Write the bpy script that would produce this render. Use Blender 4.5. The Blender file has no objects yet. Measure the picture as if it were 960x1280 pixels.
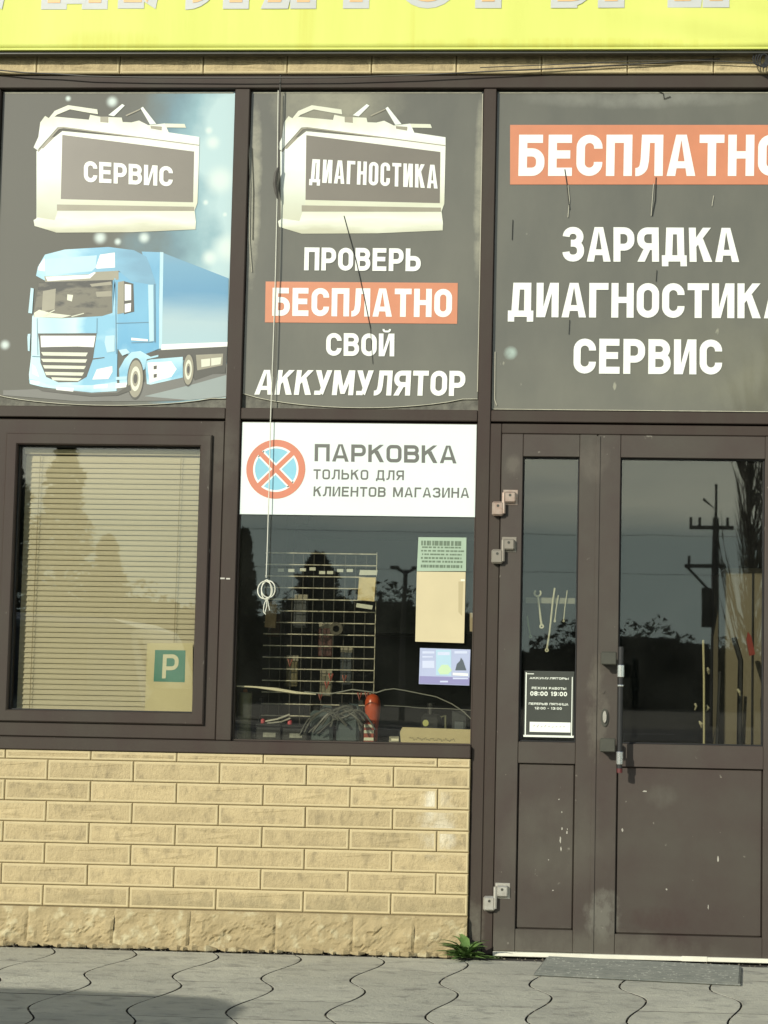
import bpy, bmesh, math, random
from mathutils import Vector, Matrix, noise
R = math.radians
PI = math.pi
rnd = random.Random(7)
SC = bpy.context.scene
C = SC.collection

# ------------------------------------------------------------------ camera
cd = bpy.data.cameras.new('camera'); cam = bpy.data.objects.new('camera', cd); C.objects.link(cam)
cd.sensor_fit = 'HORIZONTAL'; cd.sensor_width = 36.0; cd.lens = 72.162
cd.shift_x = -0.1323; cd.shift_y = 0.0976
cd.clip_start = 0.05; cd.clip_end = 3000
yaw, pitch, roll = 0.048527, 0.067192, 0.018600
rot = (Matrix.Rotation(yaw, 3, 'Z') @ Matrix.Rotation(pitch, 3, 'X')
       @ Matrix(((1, 0, 0), (0, 0, -1), (0, 1, 0))) @ Matrix.Rotation(roll, 3, 'Z'))
cam.matrix_world = Matrix.Translation((0, -6.2, 1.0488)) @ rot.to_4x4()
SC.camera = cam

# ------------------------------------------------------------------ light
SUN_EL, SUN_AZ = R(24), R(34)          # azimuth measured from straight behind the viewer towards the left
SUN_STRENGTH = 4.5
to_sun = Vector((-math.sin(SUN_AZ) * math.cos(SUN_EL), -math.cos(SUN_AZ) * math.cos(SUN_EL), math.sin(SUN_EL)))
sl = bpy.data.lights.new('sun', 'SUN'); sl.energy = SUN_STRENGTH; sl.angle = R(0.53); sl.color = (1.0, 0.96, 0.83)
so = bpy.data.objects.new('sun', sl); C.objects.link(so)
so.rotation_euler = to_sun.to_track_quat('Z', 'Y').to_euler()
so.location = (-6, -14, 8)

W = bpy.data.worlds.new('World'); SC.world = W; W.use_nodes = True
nt = W.node_tree; nt.nodes.clear()
def N(tree, typ, **kw):
    n = tree.nodes.new(typ)
    for k, v in kw.items():
        if k.startswith('i_'):
            n.inputs[k[2:].replace('_', ' ')].default_value = v
        else: setattr(n, k, v)
    return n
def ramp(tree, stops, fac=None, interp='LINEAR'):
    n = tree.nodes.new('ShaderNodeValToRGB'); n.color_ramp.interpolation = interp
    el = n.color_ramp.elements
    while len(el) > 1: el.remove(el[-1])
    for i, (p, c) in enumerate(stops):
        e = el[0] if i == 0 else el.new(p)
        e.position = p; e.color = (c, c, c, 1) if isinstance(c, (int, float)) else (*c, 1)
    if fac is not None: tree.links.new(fac, n.inputs[0])
    return n
def mix(tree, a, b, fac, mode='MIX'):
    n = tree.nodes.new('ShaderNodeMix'); n.data_type = 'RGBA'; n.blend_type = mode
    for sock, v in ((n.inputs[6], a), (n.inputs[7], b), (n.inputs[0], fac)):
        if hasattr(v, 'is_output'): tree.links.new(v, sock)
        elif isinstance(v, (int, float)) : sock.default_value = v if sock is n.inputs[0] else (v, v, v, 1)
        else: sock.default_value = (*v, 1)
    return n.outputs[2]
sky = N(nt, 'ShaderNodeTexSky', sky_type='NISHITA', sun_disc=False, sun_elevation=SUN_EL,
        sun_rotation=math.atan2(to_sun.x, to_sun.y), air_density=1.0, dust_density=0.5, ozone_density=1.0)
tc = N(nt, 'ShaderNodeTexCoord'); sp = N(nt, 'ShaderNodeSeparateXYZ'); nt.links.new(tc.outputs['Generated'], sp.inputs[0])
mp = N(nt, 'ShaderNodeMapping'); mp.inputs['Scale'].default_value = (1.6, 1.6, 14); nt.links.new(tc.outputs['Generated'], mp.inputs[0])
n1 = N(nt, 'ShaderNodeTexNoise', i_Scale=1.7, i_Detail=6.0, i_Roughness=0.55); nt.links.new(mp.outputs[0], n1.inputs['Vector'])
# a low bank of dull blue-grey cloud all round the horizon, thin bright cloud above it
h1 = N(nt, 'ShaderNodeMath', operation='MULTIPLY_ADD'); nt.links.new(n1.outputs[0], h1.inputs[0]); h1.inputs[1].default_value = 0.05
nt.links.new(sp.outputs[2], h1.inputs[2])
bank = ramp(nt, [(0.0, 1), (0.122, 1), (0.152, 0.0), (1, 0)], h1.outputs[0])
veil = ramp(nt, [(0.30, 0.35), (0.7, 0.95)], n1.outputs[0])
low = ramp(nt, [(0.0, 1), (0.22, 1), (0.45, 0.0), (1, 0)], sp.outputs[2])
vm = N(nt, 'ShaderNodeMath', operation='MULTIPLY'); nt.links.new(veil.outputs[0], vm.inputs[0]); nt.links.new(low.outputs[0], vm.inputs[1])
c1 = mix(nt, sky.outputs[0], (19.0, 19.5, 15.5), vm.outputs[0])
c2 = mix(nt, c1, (8.0, 9.8, 9.2), bank.outputs[0])
bg = N(nt, 'ShaderNodeBackground', i_Strength=0.11); nt.links.new(c2, bg.inputs[0])
wo = N(nt, 'ShaderNodeOutputWorld'); nt.links.new(bg.outputs[0], wo.inputs[0])
SC.view_settings.view_transform = 'Standard'; SC.view_settings.look = 'None'
SC.view_settings.gamma = 1; SC.view_settings.exposure = -0.1; SC.view_settings.use_curve_mapping = False

# ------------------------------------------------------------------ materials
MATS = {}
def mat(name, col, rough=0.6, var=0.0, scale=8.0, col2=None, bump=0.0, bscale=None, metal=0.0, spec=0.5,
        coat=0.0, objrand=0.0, stretch=(1, 1, 1), coat_rough=0.05, detail=5.0, spots=None, spots_w=0.05):
    """col and col2 mixed by noise; bump from a finer noise; objrand = tone change from one object to the next."""
    if name in MATS: return MATS[name]
    m = bpy.data.materials.new(name); m.use_nodes = True; t = m.node_tree; t.nodes.clear()
    out = N(t, 'ShaderNodeOutputMaterial'); b = N(t, 'ShaderNodeBsdfPrincipled')
    t.links.new(b.outputs[0], out.inputs[0])
    b.inputs['Roughness'].default_value = rough; b.inputs['Metallic'].default_value = metal
    b.inputs['Specular IOR Level'].default_value = spec
    b.inputs['Coat Weight'].default_value = coat; b.inputs['Coat Roughness'].default_value = coat_rough
    tcn = N(t, 'ShaderNodeTexCoord'); mpn = N(t, 'ShaderNodeMapping'); mpn.inputs['Scale'].default_value = stretch
    src = tcn.outputs['Object']
    if objrand:
        oi = N(t, 'ShaderNodeObjectInfo'); va = N(t, 'ShaderNodeVectorMath', operation='MULTIPLY_ADD')
        t.links.new(oi.outputs['Random'], va.inputs[0]); va.inputs[1].default_value = (37, 53, 71); t.links.new(src, va.inputs[2]); src = va.outputs[0]
    t.links.new(src, mpn.inputs[0])
    ns = N(t, 'ShaderNodeTexNoise', i_Scale=scale, i_Detail=detail, i_Roughness=0.6); t.links.new(mpn.outputs[0], ns.inputs['Vector'])
    c2_ = col2 if col2 else tuple(min(1, c * (1 - var)) for c in col)
    r = ramp(t, [(0.3, 0), (0.72, 1)], ns.outputs[0])
    c = mix(t, col, c2_, r.outputs[0])
    if spots:
        sc_, th, sc_col = spots
        n3 = N(t, 'ShaderNodeTexNoise', i_Scale=sc_, i_Detail=3.0, i_Roughness=0.5); t.links.new(mpn.outputs[0], n3.inputs['Vector'])
        r3 = ramp(t, [(th, 0), (th + spots_w, 1)], n3.outputs[0]); c = mix(t, c, sc_col, r3.outputs[0])
    if objrand:
        mr = N(t, 'ShaderNodeMapRange'); t.links.new(oi.outputs['Random'], mr.inputs[0])
        mr.inputs[3].default_value = 1 - objrand; mr.inputs[4].default_value = 1 + objrand
        hs = N(t, 'ShaderNodeHueSaturation'); t.links.new(mr.outputs[0], hs.inputs['Value']); t.links.new(c, hs.inputs['Color']); c = hs.outputs[0]
    t.links.new(c, b.inputs['Base Color'])
    if bump:
        n2 = N(t, 'ShaderNodeTexNoise', i_Scale=bscale or scale * 4, i_Detail=6.0, i_Roughness=0.65); t.links.new(mpn.outputs[0], n2.inputs['Vector'])
        bp = N(t, 'ShaderNodeBump'); bp.inputs['Strength'].default_value = bump; bp.inputs['Distance'].default_value = 0.01
        t.links.new(n2.outputs[0], bp.inputs['Height']); t.links.new(bp.outputs[0], b.inputs['Normal'])
    MATS[name] = m; return m
def world_xz(t):
    g_ = N(t, 'ShaderNodeNewGeometry'); s_ = N(t, 'ShaderNodeSeparateXYZ'); t.links.new(g_.outputs['Position'], s_.inputs[0]); return g_.outputs['Position'], s_
def wear(m, cx, cz, rx, rz, col, nscale, lo, hi, amount=1.0, stretch=(1, 1, 1)):
    """a worn or dirty patch of its own irregular shape on the thing, centred at (cx, cz)"""
    t = m.node_tree; b = [n for n in t.nodes if n.type == 'BSDF_PRINCIPLED'][0]; old = b.inputs['Base Color'].links[0].from_socket
    pos, _ = world_xz(t)
    a = N(t, 'ShaderNodeVectorMath', operation='SUBTRACT'); t.links.new(pos, a.inputs[0]); a.inputs[1].default_value = (cx, 0, cz)
    k = N(t, 'ShaderNodeVectorMath', operation='MULTIPLY'); t.links.new(a.outputs[0], k.inputs[0]); k.inputs[1].default_value = (1 / rx, 0, 1 / rz)
    l = N(t, 'ShaderNodeVectorMath', operation='LENGTH'); t.links.new(k.outputs[0], l.inputs[0])
    q = N(t, 'ShaderNodeMapRange', interpolation_type='SMOOTHSTEP'); t.links.new(l.outputs['Value'], q.inputs[0]); q.inputs[1].default_value = 1; q.inputs[2].default_value = 0.1; q.inputs[3].default_value = 0; q.inputs[4].default_value = 1
    mp_ = N(t, 'ShaderNodeMapping'); mp_.inputs['Scale'].default_value = stretch; t.links.new(pos, mp_.inputs[0])
    n_ = N(t, 'ShaderNodeTexNoise', i_Scale=nscale, i_Detail=6.0, i_Roughness=0.65); t.links.new(mp_.outputs[0], n_.inputs['Vector'])
    mu = N(t, 'ShaderNodeMath', operation='MULTIPLY'); t.links.new(q.outputs[0], mu.inputs[0]); t.links.new(n_.outputs[0], mu.inputs[1])
    rr = ramp(t, [(lo, 0), (hi, amount)], mu.outputs[0])
    t.links.new(mix(t, old, col, rr.outputs[0]), b.inputs['Base Color'])
def grad(name, axis, lo, hi, stops, nscale=5.0, namp=0.3, coat=0.6, stretch=(1, 1, 1)):
    """a printed colour gradient (part of the picture on a sign)"""
    m = bpy.data.materials.new(name); m.use_nodes = True; t = m.node_tree; b = t.nodes['Principled BSDF']
    b.inputs['Roughness'].default_value = 0.5; b.inputs['Coat Weight'].default_value = coat; b.inputs['Coat Roughness'].default_value = 0.03
    tcn = N(t, 'ShaderNodeTexCoord'); s_ = N(t, 'ShaderNodeSeparateXYZ'); t.links.new(tcn.outputs['Object'], s_.inputs[0])
    mr = N(t, 'ShaderNodeMapRange'); t.links.new(s_.outputs['XZ'.index(axis) * 2], mr.inputs[0]); mr.inputs[1].default_value = lo; mr.inputs[2].default_value = hi
    mp_ = N(t, 'ShaderNodeMapping'); mp_.inputs['Scale'].default_value = stretch; t.links.new(tcn.outputs['Object'], mp_.inputs[0])
    n_ = N(t, 'ShaderNodeTexNoise', i_Scale=nscale, i_Detail=4.0); t.links.new(mp_.outputs[0], n_.inputs['Vector'])
    a = N(t, 'ShaderNodeMath', operation='MULTIPLY_ADD'); t.links.new(n_.outputs[0], a.inputs[0]); a.inputs[1].default_value = namp; t.links.new(mr.outputs[0], a.inputs[2])
    a2 = N(t, 'ShaderNodeMath', operation='SUBTRACT'); t.links.new(a.outputs[0], a2.inputs[0]); a2.inputs[1].default_value = namp / 2
    t.links.new(ramp(t, stops, a2.outputs[0]).outputs[0], b.inputs['Base Color']); MATS[name] = m; return m
def glass(name, tint=(0.9, 0.9, 0.85), r0=0.078):
    m = bpy.data.materials.new(name); m.use_nodes = True; t = m.node_tree; t.nodes.clear()
    out = N(t, 'ShaderNodeOutputMaterial'); a = N(t, 'ShaderNodeBsdfTransparent'); g = N(t, 'ShaderNodeBsdfGlossy')
    a.inputs[0].default_value = (*tint, 1); g.inputs['Roughness'].default_value = 0.012
    geo = N(t, 'ShaderNodeNewGeometry'); dt = N(t, 'ShaderNodeVectorMath', operation='DOT_PRODUCT')
    t.links.new(geo.outputs['Normal'], dt.inputs[0]); t.links.new(geo.outputs['Incoming'], dt.inputs[1])
    ab = N(t, 'ShaderNodeMath', operation='ABSOLUTE'); t.links.new(dt.outputs['Value'], ab.inputs[0])
    om = N(t, 'ShaderNodeMath', operation='SUBTRACT'); om.inputs[0].default_value = 1.0; t.links.new(ab.outputs[0], om.inputs[1])
    pw_ = N(t, 'ShaderNodeMath', operation='POWER'); t.links.new(om.outputs[0], pw_.inputs[0]); pw_.inputs[1].default_value = 5.0
    f = N(t, 'ShaderNodeMath', operation='MULTIPLY_ADD'); t.links.new(pw_.outputs[0], f.inputs[0]); f.inputs[1].default_value = 1 - r0; f.inputs[2].default_value = r0
    tcn = N(t, 'ShaderNodeTexCoord'); ns = N(t, 'ShaderNodeTexNoise', i_Scale=2.2, i_Detail=1.0); t.links.new(tcn.outputs['Object'], ns.inputs['Vector'])
    bp = N(t, 'ShaderNodeBump'); bp.inputs['Strength'].default_value = 0.05; bp.inputs['Distance'].default_value = 0.004
    t.links.new(ns.outputs[0], bp.inputs['Height']); t.links.new(bp.outputs[0], g.inputs['Normal'])
    mx = N(t, 'ShaderNodeMixShader'); t.links.new(f.outputs[0], mx.inputs[0]); t.links.new(a.outputs[0], mx.inputs[1]); t.links.new(g.outputs[0], mx.inputs[2])
    df = N(t, 'ShaderNodeBsdfDiffuse'); df.inputs[0].default_value = (0.75, 0.78, 0.72, 1); n5 = N(t, 'ShaderNodeTexNoise', i_Scale=5.0, i_Detail=6.0); t.links.new(tcn.outputs['Object'], n5.inputs['Vector'])
    dr = ramp(t, [(0.3, 0.001), (0.75, 0.006)], n5.outputs[0]); m2 = N(t, 'ShaderNodeMixShader'); t.links.new(dr.outputs[0], m2.inputs[0]); t.links.new(mx.outputs[0], m2.inputs[1]); t.links.new(df.outputs[0], m2.inputs[2])
    t.links.new(m2.outputs[0], out.inputs[0]); return m

M_brown = mat('brown_metal', (0.060, 0.051, 0.040), 0.55, spec=0.18, col2=(0.052, 0.036, 0.031), scale=5, bump=0.04, bscale=60, stretch=(1, 1, 0.35), spots=(38, 0.74, (0.2, 0.19, 0.16)))
M_door = mat('brown_door_paint', (0.070, 0.062, 0.049), 0.55, spec=0.35, col2=(0.056, 0.040, 0.034), scale=3.5, bump=0.05, bscale=40, spots=(30, 0.72, (0.2, 0.185, 0.15)))
for a_ in ((0.19, 0.16, 0.15, 0.22, (0.17, 0.165, 0.135), 24, 0.28, 0.5, 0.65), (0.40, 0.16, 0.28, 0.10, (0.052, 0.030, 0.026), 22, 0.28, 0.5, 0.45), (-0.02, 0.03, 1.4, 0.16, (0.12, 0.112, 0.088), 9, 0.25, 0.5, 0.6),
           (0.12, 1.98, 0.16, 0.18, (0.14, 0.125, 0.10), 16, 0.28, 0.6, 0.4), (0.42, 0.64, 0.14, 0.10, (0.13, 0.125, 0.10), 18, 0.26, 0.65, 0.4), (-0.2, 1.95, 0.07, 0.12, (0.14, 0.125, 0.10), 12, 0.30, 0.5, 0.5),
           (0.15, 1.0, 0.12, 0.5, (0.12, 0.108, 0.085), 12, 0.36, 0.5, 0.6), (0.0, 0.45, 0.5, 0.45, (0.10, 0.092, 0.072), 5, 0.30, 0.6, 0.6)): wear(M_door, *a_, stretch=(1, 1, .6))
wear(M_brown, -0.32, 0.1, 0.08, 0.25, (0.13, 0.12, 0.095), 14, 0.25, 0.5, 0.8); wear(M_brown, -1.4, 2.0, 0.15, 0.3, (0.095, 0.085, 0.068), 10, 0.25, 0.5, 0.6)
M_gasket = mat('black_rubber', (0.012, 0.012, 0.012), 0.6)
M_glass = glass('window_glass')
M_brick = mat('tan_stone_tile', (0.53, 0.425, 0.235), 0.85, col2=(0.42, 0.335, 0.185), scale=15, bump=0.6, bscale=60, objrand=0.09, stretch=(1.5, 1, 1), spots=(19, 0.52, (0.33, 0.265, 0.15)), spots_w=0.22)
for a_ in ((-0.50, 0.60, 0.055, 0.13, 22, 0.18, 0.50, 0.7), (-0.45, 0.47, 0.09, 0.12, 22, 0.18, 0.55, 0.6), (-0.48, 0.53, 0.16, 0.30, 40, 0.25, 0.6, 0.35)): wear(M_brick, *a_[:4], (0.74, 0.70, 0.56), *a_[4:])
wear(M_brick, -1.2, 0.15, 2.2, 0.14, (0.27, 0.225, 0.125), 12, 0.22, 0.55, 0.6)
M_bedge = mat('tan_stone_tile_edge', (0.58, 0.48, 0.275), 0.8, var=0.15, scale=20)
M_mortar = mat('dirty_mortar', (0.27, 0.205, 0.105), 0.95, var=0.3, scale=25, bump=0.2)
M_plinth = mat('split_stone', (0.43, 0.345, 0.19), 0.9, col2=(0.31, 0.245, 0.13), scale=12, bump=0.6, bscale=40, objrand=0.05, spots=(20, 0.55, (0.50, 0.44, 0.27)), spots_w=0.15)
M_paver = mat('grey_paver', (0.50, 0.495, 0.405), 0.85, col2=(0.385, 0.38, 0.32), scale=5, bump=0.7, bscale=55, objrand=0.09, stretch=(1.0, 1.7, 1), spots=(14, 0.54, (0.28, 0.275, 0.235)), spots_w=0.2)
M_joint = mat('paver_joint_dirt', (0.05, 0.045, 0.038), 0.95, var=0.3, scale=30)
M_asphalt = mat('asphalt', (0.06, 0.06, 0.058), 0.9, var=0.3, scale=3, bump=0.3, bscale=150)
M_yellow = mat('yellow_banner_vinyl', (0.70, 0.745, 0.19), 0.6, spec=0.3, col2=(0.63, 0.67, 0.15), scale=1.2, stretch=(3, 1, 0.4), bump=0.25, bscale=2.0)
M_darkmetal = mat('dark_grey_metal', (0.06, 0.06, 0.045), 0.5, var=0.3, scale=12)
M_steel = mat('worn_zinc', (0.55, 0.54, 0.48), 0.42, metal=0.6, col2=(0.40, 0.37, 0.31), scale=40, bump=0.1)
M_black = mat('black_plastic', (0.022, 0.022, 0.022), 0.4, var=0.3, scale=20)
M_cream = mat('cream_threshold', (0.82, 0.80, 0.66), 0.6, var=0.12, scale=15)

def sign_bg(name, base, film):
    return mat(name, base, 0.6, col2=film, scale=3.0, coat=1.0, coat_rough=0.03, bump=0.05, bscale=3, stretch=(1, 1, 0.5), spots=(22, 0.75, tuple(min(1, c * 2.2) for c in film)))
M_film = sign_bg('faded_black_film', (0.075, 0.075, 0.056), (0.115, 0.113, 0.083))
M_filmpanel = mat('faded_brown_print', (0.155, 0.135, 0.10), 0.4, var=0.12, scale=6, coat=1.0)
M_backing = mat('dirty_backing', (0.17, 0.165, 0.13), 0.7, col2=(0.07, 0.068, 0.055), scale=30, bump=0.3)
def flat(name, col, coat=0.6, var=0.08, scale=9, rough=0.45): return mat(name, col, rough, var=var, scale=scale, coat=coat)
P_white = flat('print_white', (0.86, 0.88, 0.82))
P_cream = flat('print_cream', (0.72, 0.74, 0.58), var=0.15)
P_cream2 = flat('print_pale_green', (0.78, 0.84, 0.76), var=0.1)
P_tan = flat('print_tan_grey', (0.30, 0.28, 0.20), var=0.15)
P_orange = flat('print_orange', (0.60, 0.215, 0.10), var=0.1)
P_blue = flat('print_sky_blue', (0.22, 0.46, 0.60), var=0.12)
P_lblue = flat('print_pale_blue', (0.45, 0.68, 0.76), var=0.1)
P_dblue = flat('print_steel_blue', (0.17, 0.36, 0.50), var=0.15)
P_dark = flat('print_dark', (0.05, 0.048, 0.036), var=0.2)
P_dark2 = flat('print_seam_blue', (0.09, 0.22, 0.32), var=0.1)
P_star = flat('print_star_glow', (0.50, 0.60, 0.58), var=0.05)
P_road = flat('print_road_grey', (0.13, 0.13, 0.115))
P_road2 = flat('print_road_pale', (0.25, 0.30, 0.29))
G_trailer = grad('print_trailer', 'Z', 2.36, 3.0, [(0.0, (0.32, 0.50, 0.56)), (0.3, (0.36, 0.50, 0.54)), (0.48, (0.085, 0.27, 0.44)), (0.65, (0.12, 0.31, 0.46)), (1.0, (0.24, 0.34, 0.37))], 3.0, 0.22, stretch=(.5, 1, 2))
G_cab = grad('print_cab_side', 'Z', 2.3, 2.95, [(0.0, (0.36, 0.62, 0.74)), (0.2, (0.10, 0.36, 0.58)), (0.5, (0.15, 0.42, 0.62)), (0.75, (0.12, 0.36, 0.56)), (1.0, (0.26, 0.50, 0.66))], 7, 0.3, stretch=(2, 1, .4))
G_roof = grad('print_roof', 'X', -2.30, -1.75, [(0.0, (0.16, 0.42, 0.62)), (0.35, (0.45, 0.70, 0.80)), (0.6, (0.20, 0.46, 0.64)), (1.0, (0.14, 0.32, 0.46))], 8, 0.5, stretch=(1, 1, 3))
G_front = grad('print_cab_front', 'X', -2.32, -1.98, [(0.0, (0.30, 0.58, 0.72)), (0.15, (0.62, 0.80, 0.84)), (0.6, (0.42, 0.66, 0.74)), (0.85, (0.55, 0.78, 0.84)), (1.0, (0.20, 0.48, 0.66))], 6, 0.3, stretch=(1, 1, 2))
G_bumper = grad('print_bumper', 'Z', 2.20, 2.42, [(0.0, (0.12, 0.36, 0.54)), (0.35, (0.55, 0.80, 0.86)), (0.6, (0.18, 0.46, 0.64)), (1.0, (0.45, 0.70, 0.78))], 14, 0.5)
G_glass = grad('print_windscreen', 'Z', 2.66, 2.88, [(0.0, (0.14, 0.13, 0.09)), (0.2, (0.02, 0.02, 0.016)), (0.55, (0.045, 0.042, 0.03)), (0.8, (0.12, 0.11, 0.065)), (1.0, (0.03, 0.028, 0.02))], 16, 0.9, stretch=(1, 1, 2.5))
G_batt = grad('print_battery_case', 'Z', 2.93, 3.18, [(0.0, (0.50, 0.50, 0.36)), (0.2, (0.78, 0.82, 0.68)), (0.45, (0.60, 0.62, 0.46)), (1.0, (0.80, 0.83, 0.72))], 9, 0.35, stretch=(.5, 1, 2))
G_side = grad('print_battery_side', 'Z', 2.93, 3.30, [(0.0, (0.48, 0.48, 0.33)), (0.4, (0.62, 0.66, 0.54)), (0.75, (0.76, 0.82, 0.80)), (1.0, (0.80, 0.85, 0.80))], 7, 0.3)
G_lid = grad('print_battery_lid', 'Z', 3.25, 3.48, [(0.0, (0.66, 0.70, 0.60)), (0.4, (0.82, 0.86, 0.78)), (0.8, (0.62, 0.64, 0.48)), (1.0, (0.76, 0.80, 0.68))], 12, 0.5)
K_white = mat('white_sign_plastic', (0.74, 0.82, 0.78), 0.4, var=0.05, scale=2, coat=0.3)
K_grey = mat('sign_grey_ink', (0.13, 0.135, 0.12), 0.5)
K_red = mat('sign_red_ink', (0.62, 0.21, 0.12), 0.5, var=0.1, scale=6)
K_blue = mat('sign_blue_ink', (0.24, 0.55, 0.68), 0.5, var=0.1, scale=6)

# ------------------------------------------------------------------ builders
def newobj(name, me, m, parent=None, loc=None):
    o = bpy.data.objects.new(name, me); C.objects.link(o)
    if m is not None and not me.materials:
        for mm in (m if isinstance(m, (list, tuple)) else [m]): me.materials.append(mm)
    if parent is not None: o.parent = parent
    if loc: o.location = loc
    return o
def mesh(vs, fs, smooth=False, mi=None):
    me = bpy.data.meshes.new('mesh'); me.from_pydata([tuple(v) for v in vs], [], fs); me.update()
    if smooth: me.polygons.foreach_set('use_smooth', [True] * len(me.polygons))
    if mi: me.polygons.foreach_set('material_index', mi)
    return me
def tag(o, label=None, cat=None, group=None, kind=None):
    if label: o['label'] = label
    if cat: o['category'] = cat
    if group: o['group'] = group
    if kind: o['kind'] = kind
    return o
def thing(name, label, cat, loc=(0, 0, 0), rotz=0, group=None):
    o = bpy.data.objects.new(name, None); C.objects.link(o); o.location = loc; o.rotation_euler = (0, 0, rotz)
    o.empty_display_size = 0.1
    return tag(o, label, cat, group)
class MB:
    """collects shapes and links them as one mesh object"""
    def __init__(s): s.v = []; s.f = []; s.mi = []; s.m = 0
    def add(s, vs, fs):
        k = len(s.v); s.v += [tuple(v) for v in vs]; s.f += [tuple(i + k for i in f) for f in fs]; s.mi += [s.m] * len(fs); return s
    def box(s, x0, x1, y0, y1, z0, z1, c=0.0):
        if c <= 0:
            vs = [(x, y, z) for x in (x0, x1) for y in (y0, y1) for z in (z0, z1)]
            return s.add(vs, [(0, 1, 3, 2), (4, 6, 7, 5), (0, 4, 5, 1), (2, 3, 7, 6), (0, 2, 6, 4), (1, 5, 7, 3)])
        bm = bmesh.new(); bmesh.ops.create_cube(bm, size=1)
        for v in bm.verts:
            v.co = Vector(((x0 + x1) / 2 + v.co.x * (x1 - x0), (y0 + y1) / 2 + v.co.y * (y1 - y0), (z0 + z1) / 2 + v.co.z * (z1 - z0)))
        bmesh.ops.bevel(bm, geom=bm.edges[:], offset=c, segments=1, affect='EDGES')
        bm.verts.index_update(); s.add([v.co for v in bm.verts], [[v.index for v in f.verts] for f in bm.faces]); bm.free(); return s
    def tube(s, pts, r, n=8, cap=True):
        pts = [Vector(p) for p in pts]; vs = []; fs = []
        rr = r if isinstance(r, (list, tuple)) else [r] * len(pts)
        prev = None
        for i, p in enumerate(pts):
            d = (pts[min(i + 1, len(pts) - 1)] - pts[max(i - 1, 0)]).normalized()
            a = prev if prev is not None else (Vector((0, 0, 1)) if abs(d.z) < 0.9 else Vector((1, 0, 0)))
            u = (a - d * a.dot(d)).normalized(); w = d.cross(u); prev = u
            vs += [p + (u * math.cos(2 * PI * k / n) + w * math.sin(2 * PI * k / n)) * rr[i] for k in range(n)]
        for i in range(len(pts) - 1):
            fs += [(i * n + k, i * n + (k + 1) % n, (i + 1) * n + (k + 1) % n, (i + 1) * n + k) for k in range(n)]
        if cap: fs += [tuple(reversed(range(n))), tuple(range((len(pts) - 1) * n, len(pts) * n))]
        return s.add(vs, fs)
    def lathe(s, prof, x, y, n=20):
        vs = []; fs = []
        for r, z in prof: vs += [(x + r * math.cos(2 * PI * k / n), y + r * math.sin(2 * PI * k / n), z) for k in range(n)]
        for i in range(len(prof) - 1): fs += [(i * n + k, i * n + (k + 1) % n, (i + 1) * n + (k + 1) % n, (i + 1) * n + k) for k in range(n)]
        fs += [tuple(reversed(range(n))), tuple(range((len(prof) - 1) * n, len(prof) * n))]
        return s.add(vs, fs)
    def plate(s, poly, y0, y1):
        """outline in x, z given thickness from y0 (front) to y1"""
        n = len(poly); vs = [(x, y0, z) for x, z in poly] + [(x, y1, z) for x, z in poly]
        fs = [tuple(range(n)), tuple(range(2 * n - 1, n - 1, -1))] + [(i, i + n, (i + 1) % n + n, (i + 1) % n) for i in range(n)]
        return s.add(vs, fs)
    def build(s, name, m, parent=None, smooth=False, loc=None):
        me = mesh(s.v, s.f, smooth, s.mi if isinstance(m, (list, tuple)) else None)
        bm = bmesh.new(); bm.from_mesh(me); bmesh.ops.recalc_face_normals(bm, faces=bm.faces[:]); bm.to_mesh(me); bm.free()
        return newobj(name, me, m, parent, loc)

# ---- lettering: condensed grotesque capitals drawn as strokes
def fillet(path, closed=False):
    out = []; n = len(path)
    for i, p in enumerate(path):
        x, y = p[0], p[1]; r = p[2] if len(p) > 2 else 0
        if r <= 0 or (not closed and i in (0, n - 1)): out.append((x, y)); continue
        a = Vector(path[i - 1][:2]); b = Vector((x, y)); c = Vector(path[(i + 1) % n][:2])
        u = (a - b); w = (c - b); r = min(r, u.length * 0.5 if i not in (1,) or closed else u.length, w.length * 0.5 if i != n - 2 or closed else w.length)
        u.normalize(); w.normalize(); p0 = b + u * r; p2 = b + w * r
        for k in range(7):
            q = k / 6; th = q * PI / 2
            # circular-ish blend for right angles
            v = p0 * (1 - math.sin(th)) + p2 * (1 - math.cos(th)) + b * (math.sin(th) + math.cos(th) - 1)
            out.append((v.x, v.y))
    return out
def strokes(path, t, closed=False):
    P_ = []
    for p in fillet(path, closed):
        if not P_ or (Vector(p) - Vector(P_[-1])).length > 1e-4: P_.append(p)
    n = len(P_); L_ = []; R_ = []
    for i in range(n):
        p = Vector(P_[i]); a = Vector(P_[i - 1]) if (i > 0 or closed) else None; c = Vector(P_[(i + 1) % n]) if (i < n - 1 or closed) else None
        d1 = (p - a).normalized() if a is not None else None; d2 = (c - p).normalized() if c is not None else None
        if d1 is None: nn = Vector((-d2.y, d2.x)); k = 1
        elif d2 is None: nn = Vector((-d1.y, d1.x)); k = 1
        else:
            m_ = (d1 + d2).normalized(); nn = Vector((-m_.y, m_.x)); k = 1 / max(0.35, nn.dot(Vector((-d1.y, d1.x))))
        L_.append(p + nn * t / 2 * k); R_.append(p - nn * t / 2 * k)
    q = []
    for i in range(n if closed else n - 1):
        j = (i + 1) % n; q.append([tuple(L_[i]), tuple(L_[j]), tuple(R_[j]), tuple(R_[i])])
    return q
REL = {'М': 1.28, 'Ы': 1.34, 'Ж': 1.45, 'Д': 1.14, 'Г': 0.86, ' ': 0.55, '1': 0.6, ':': 0.4, '.': 0.4, '-': 0.6, 'Е': 0.94, 'А': 1.1, 'Л': 1.04, 'Р': 0.97, 'Т': 0.95, 'К': 1.04, 'Ц': 1.1}
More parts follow.
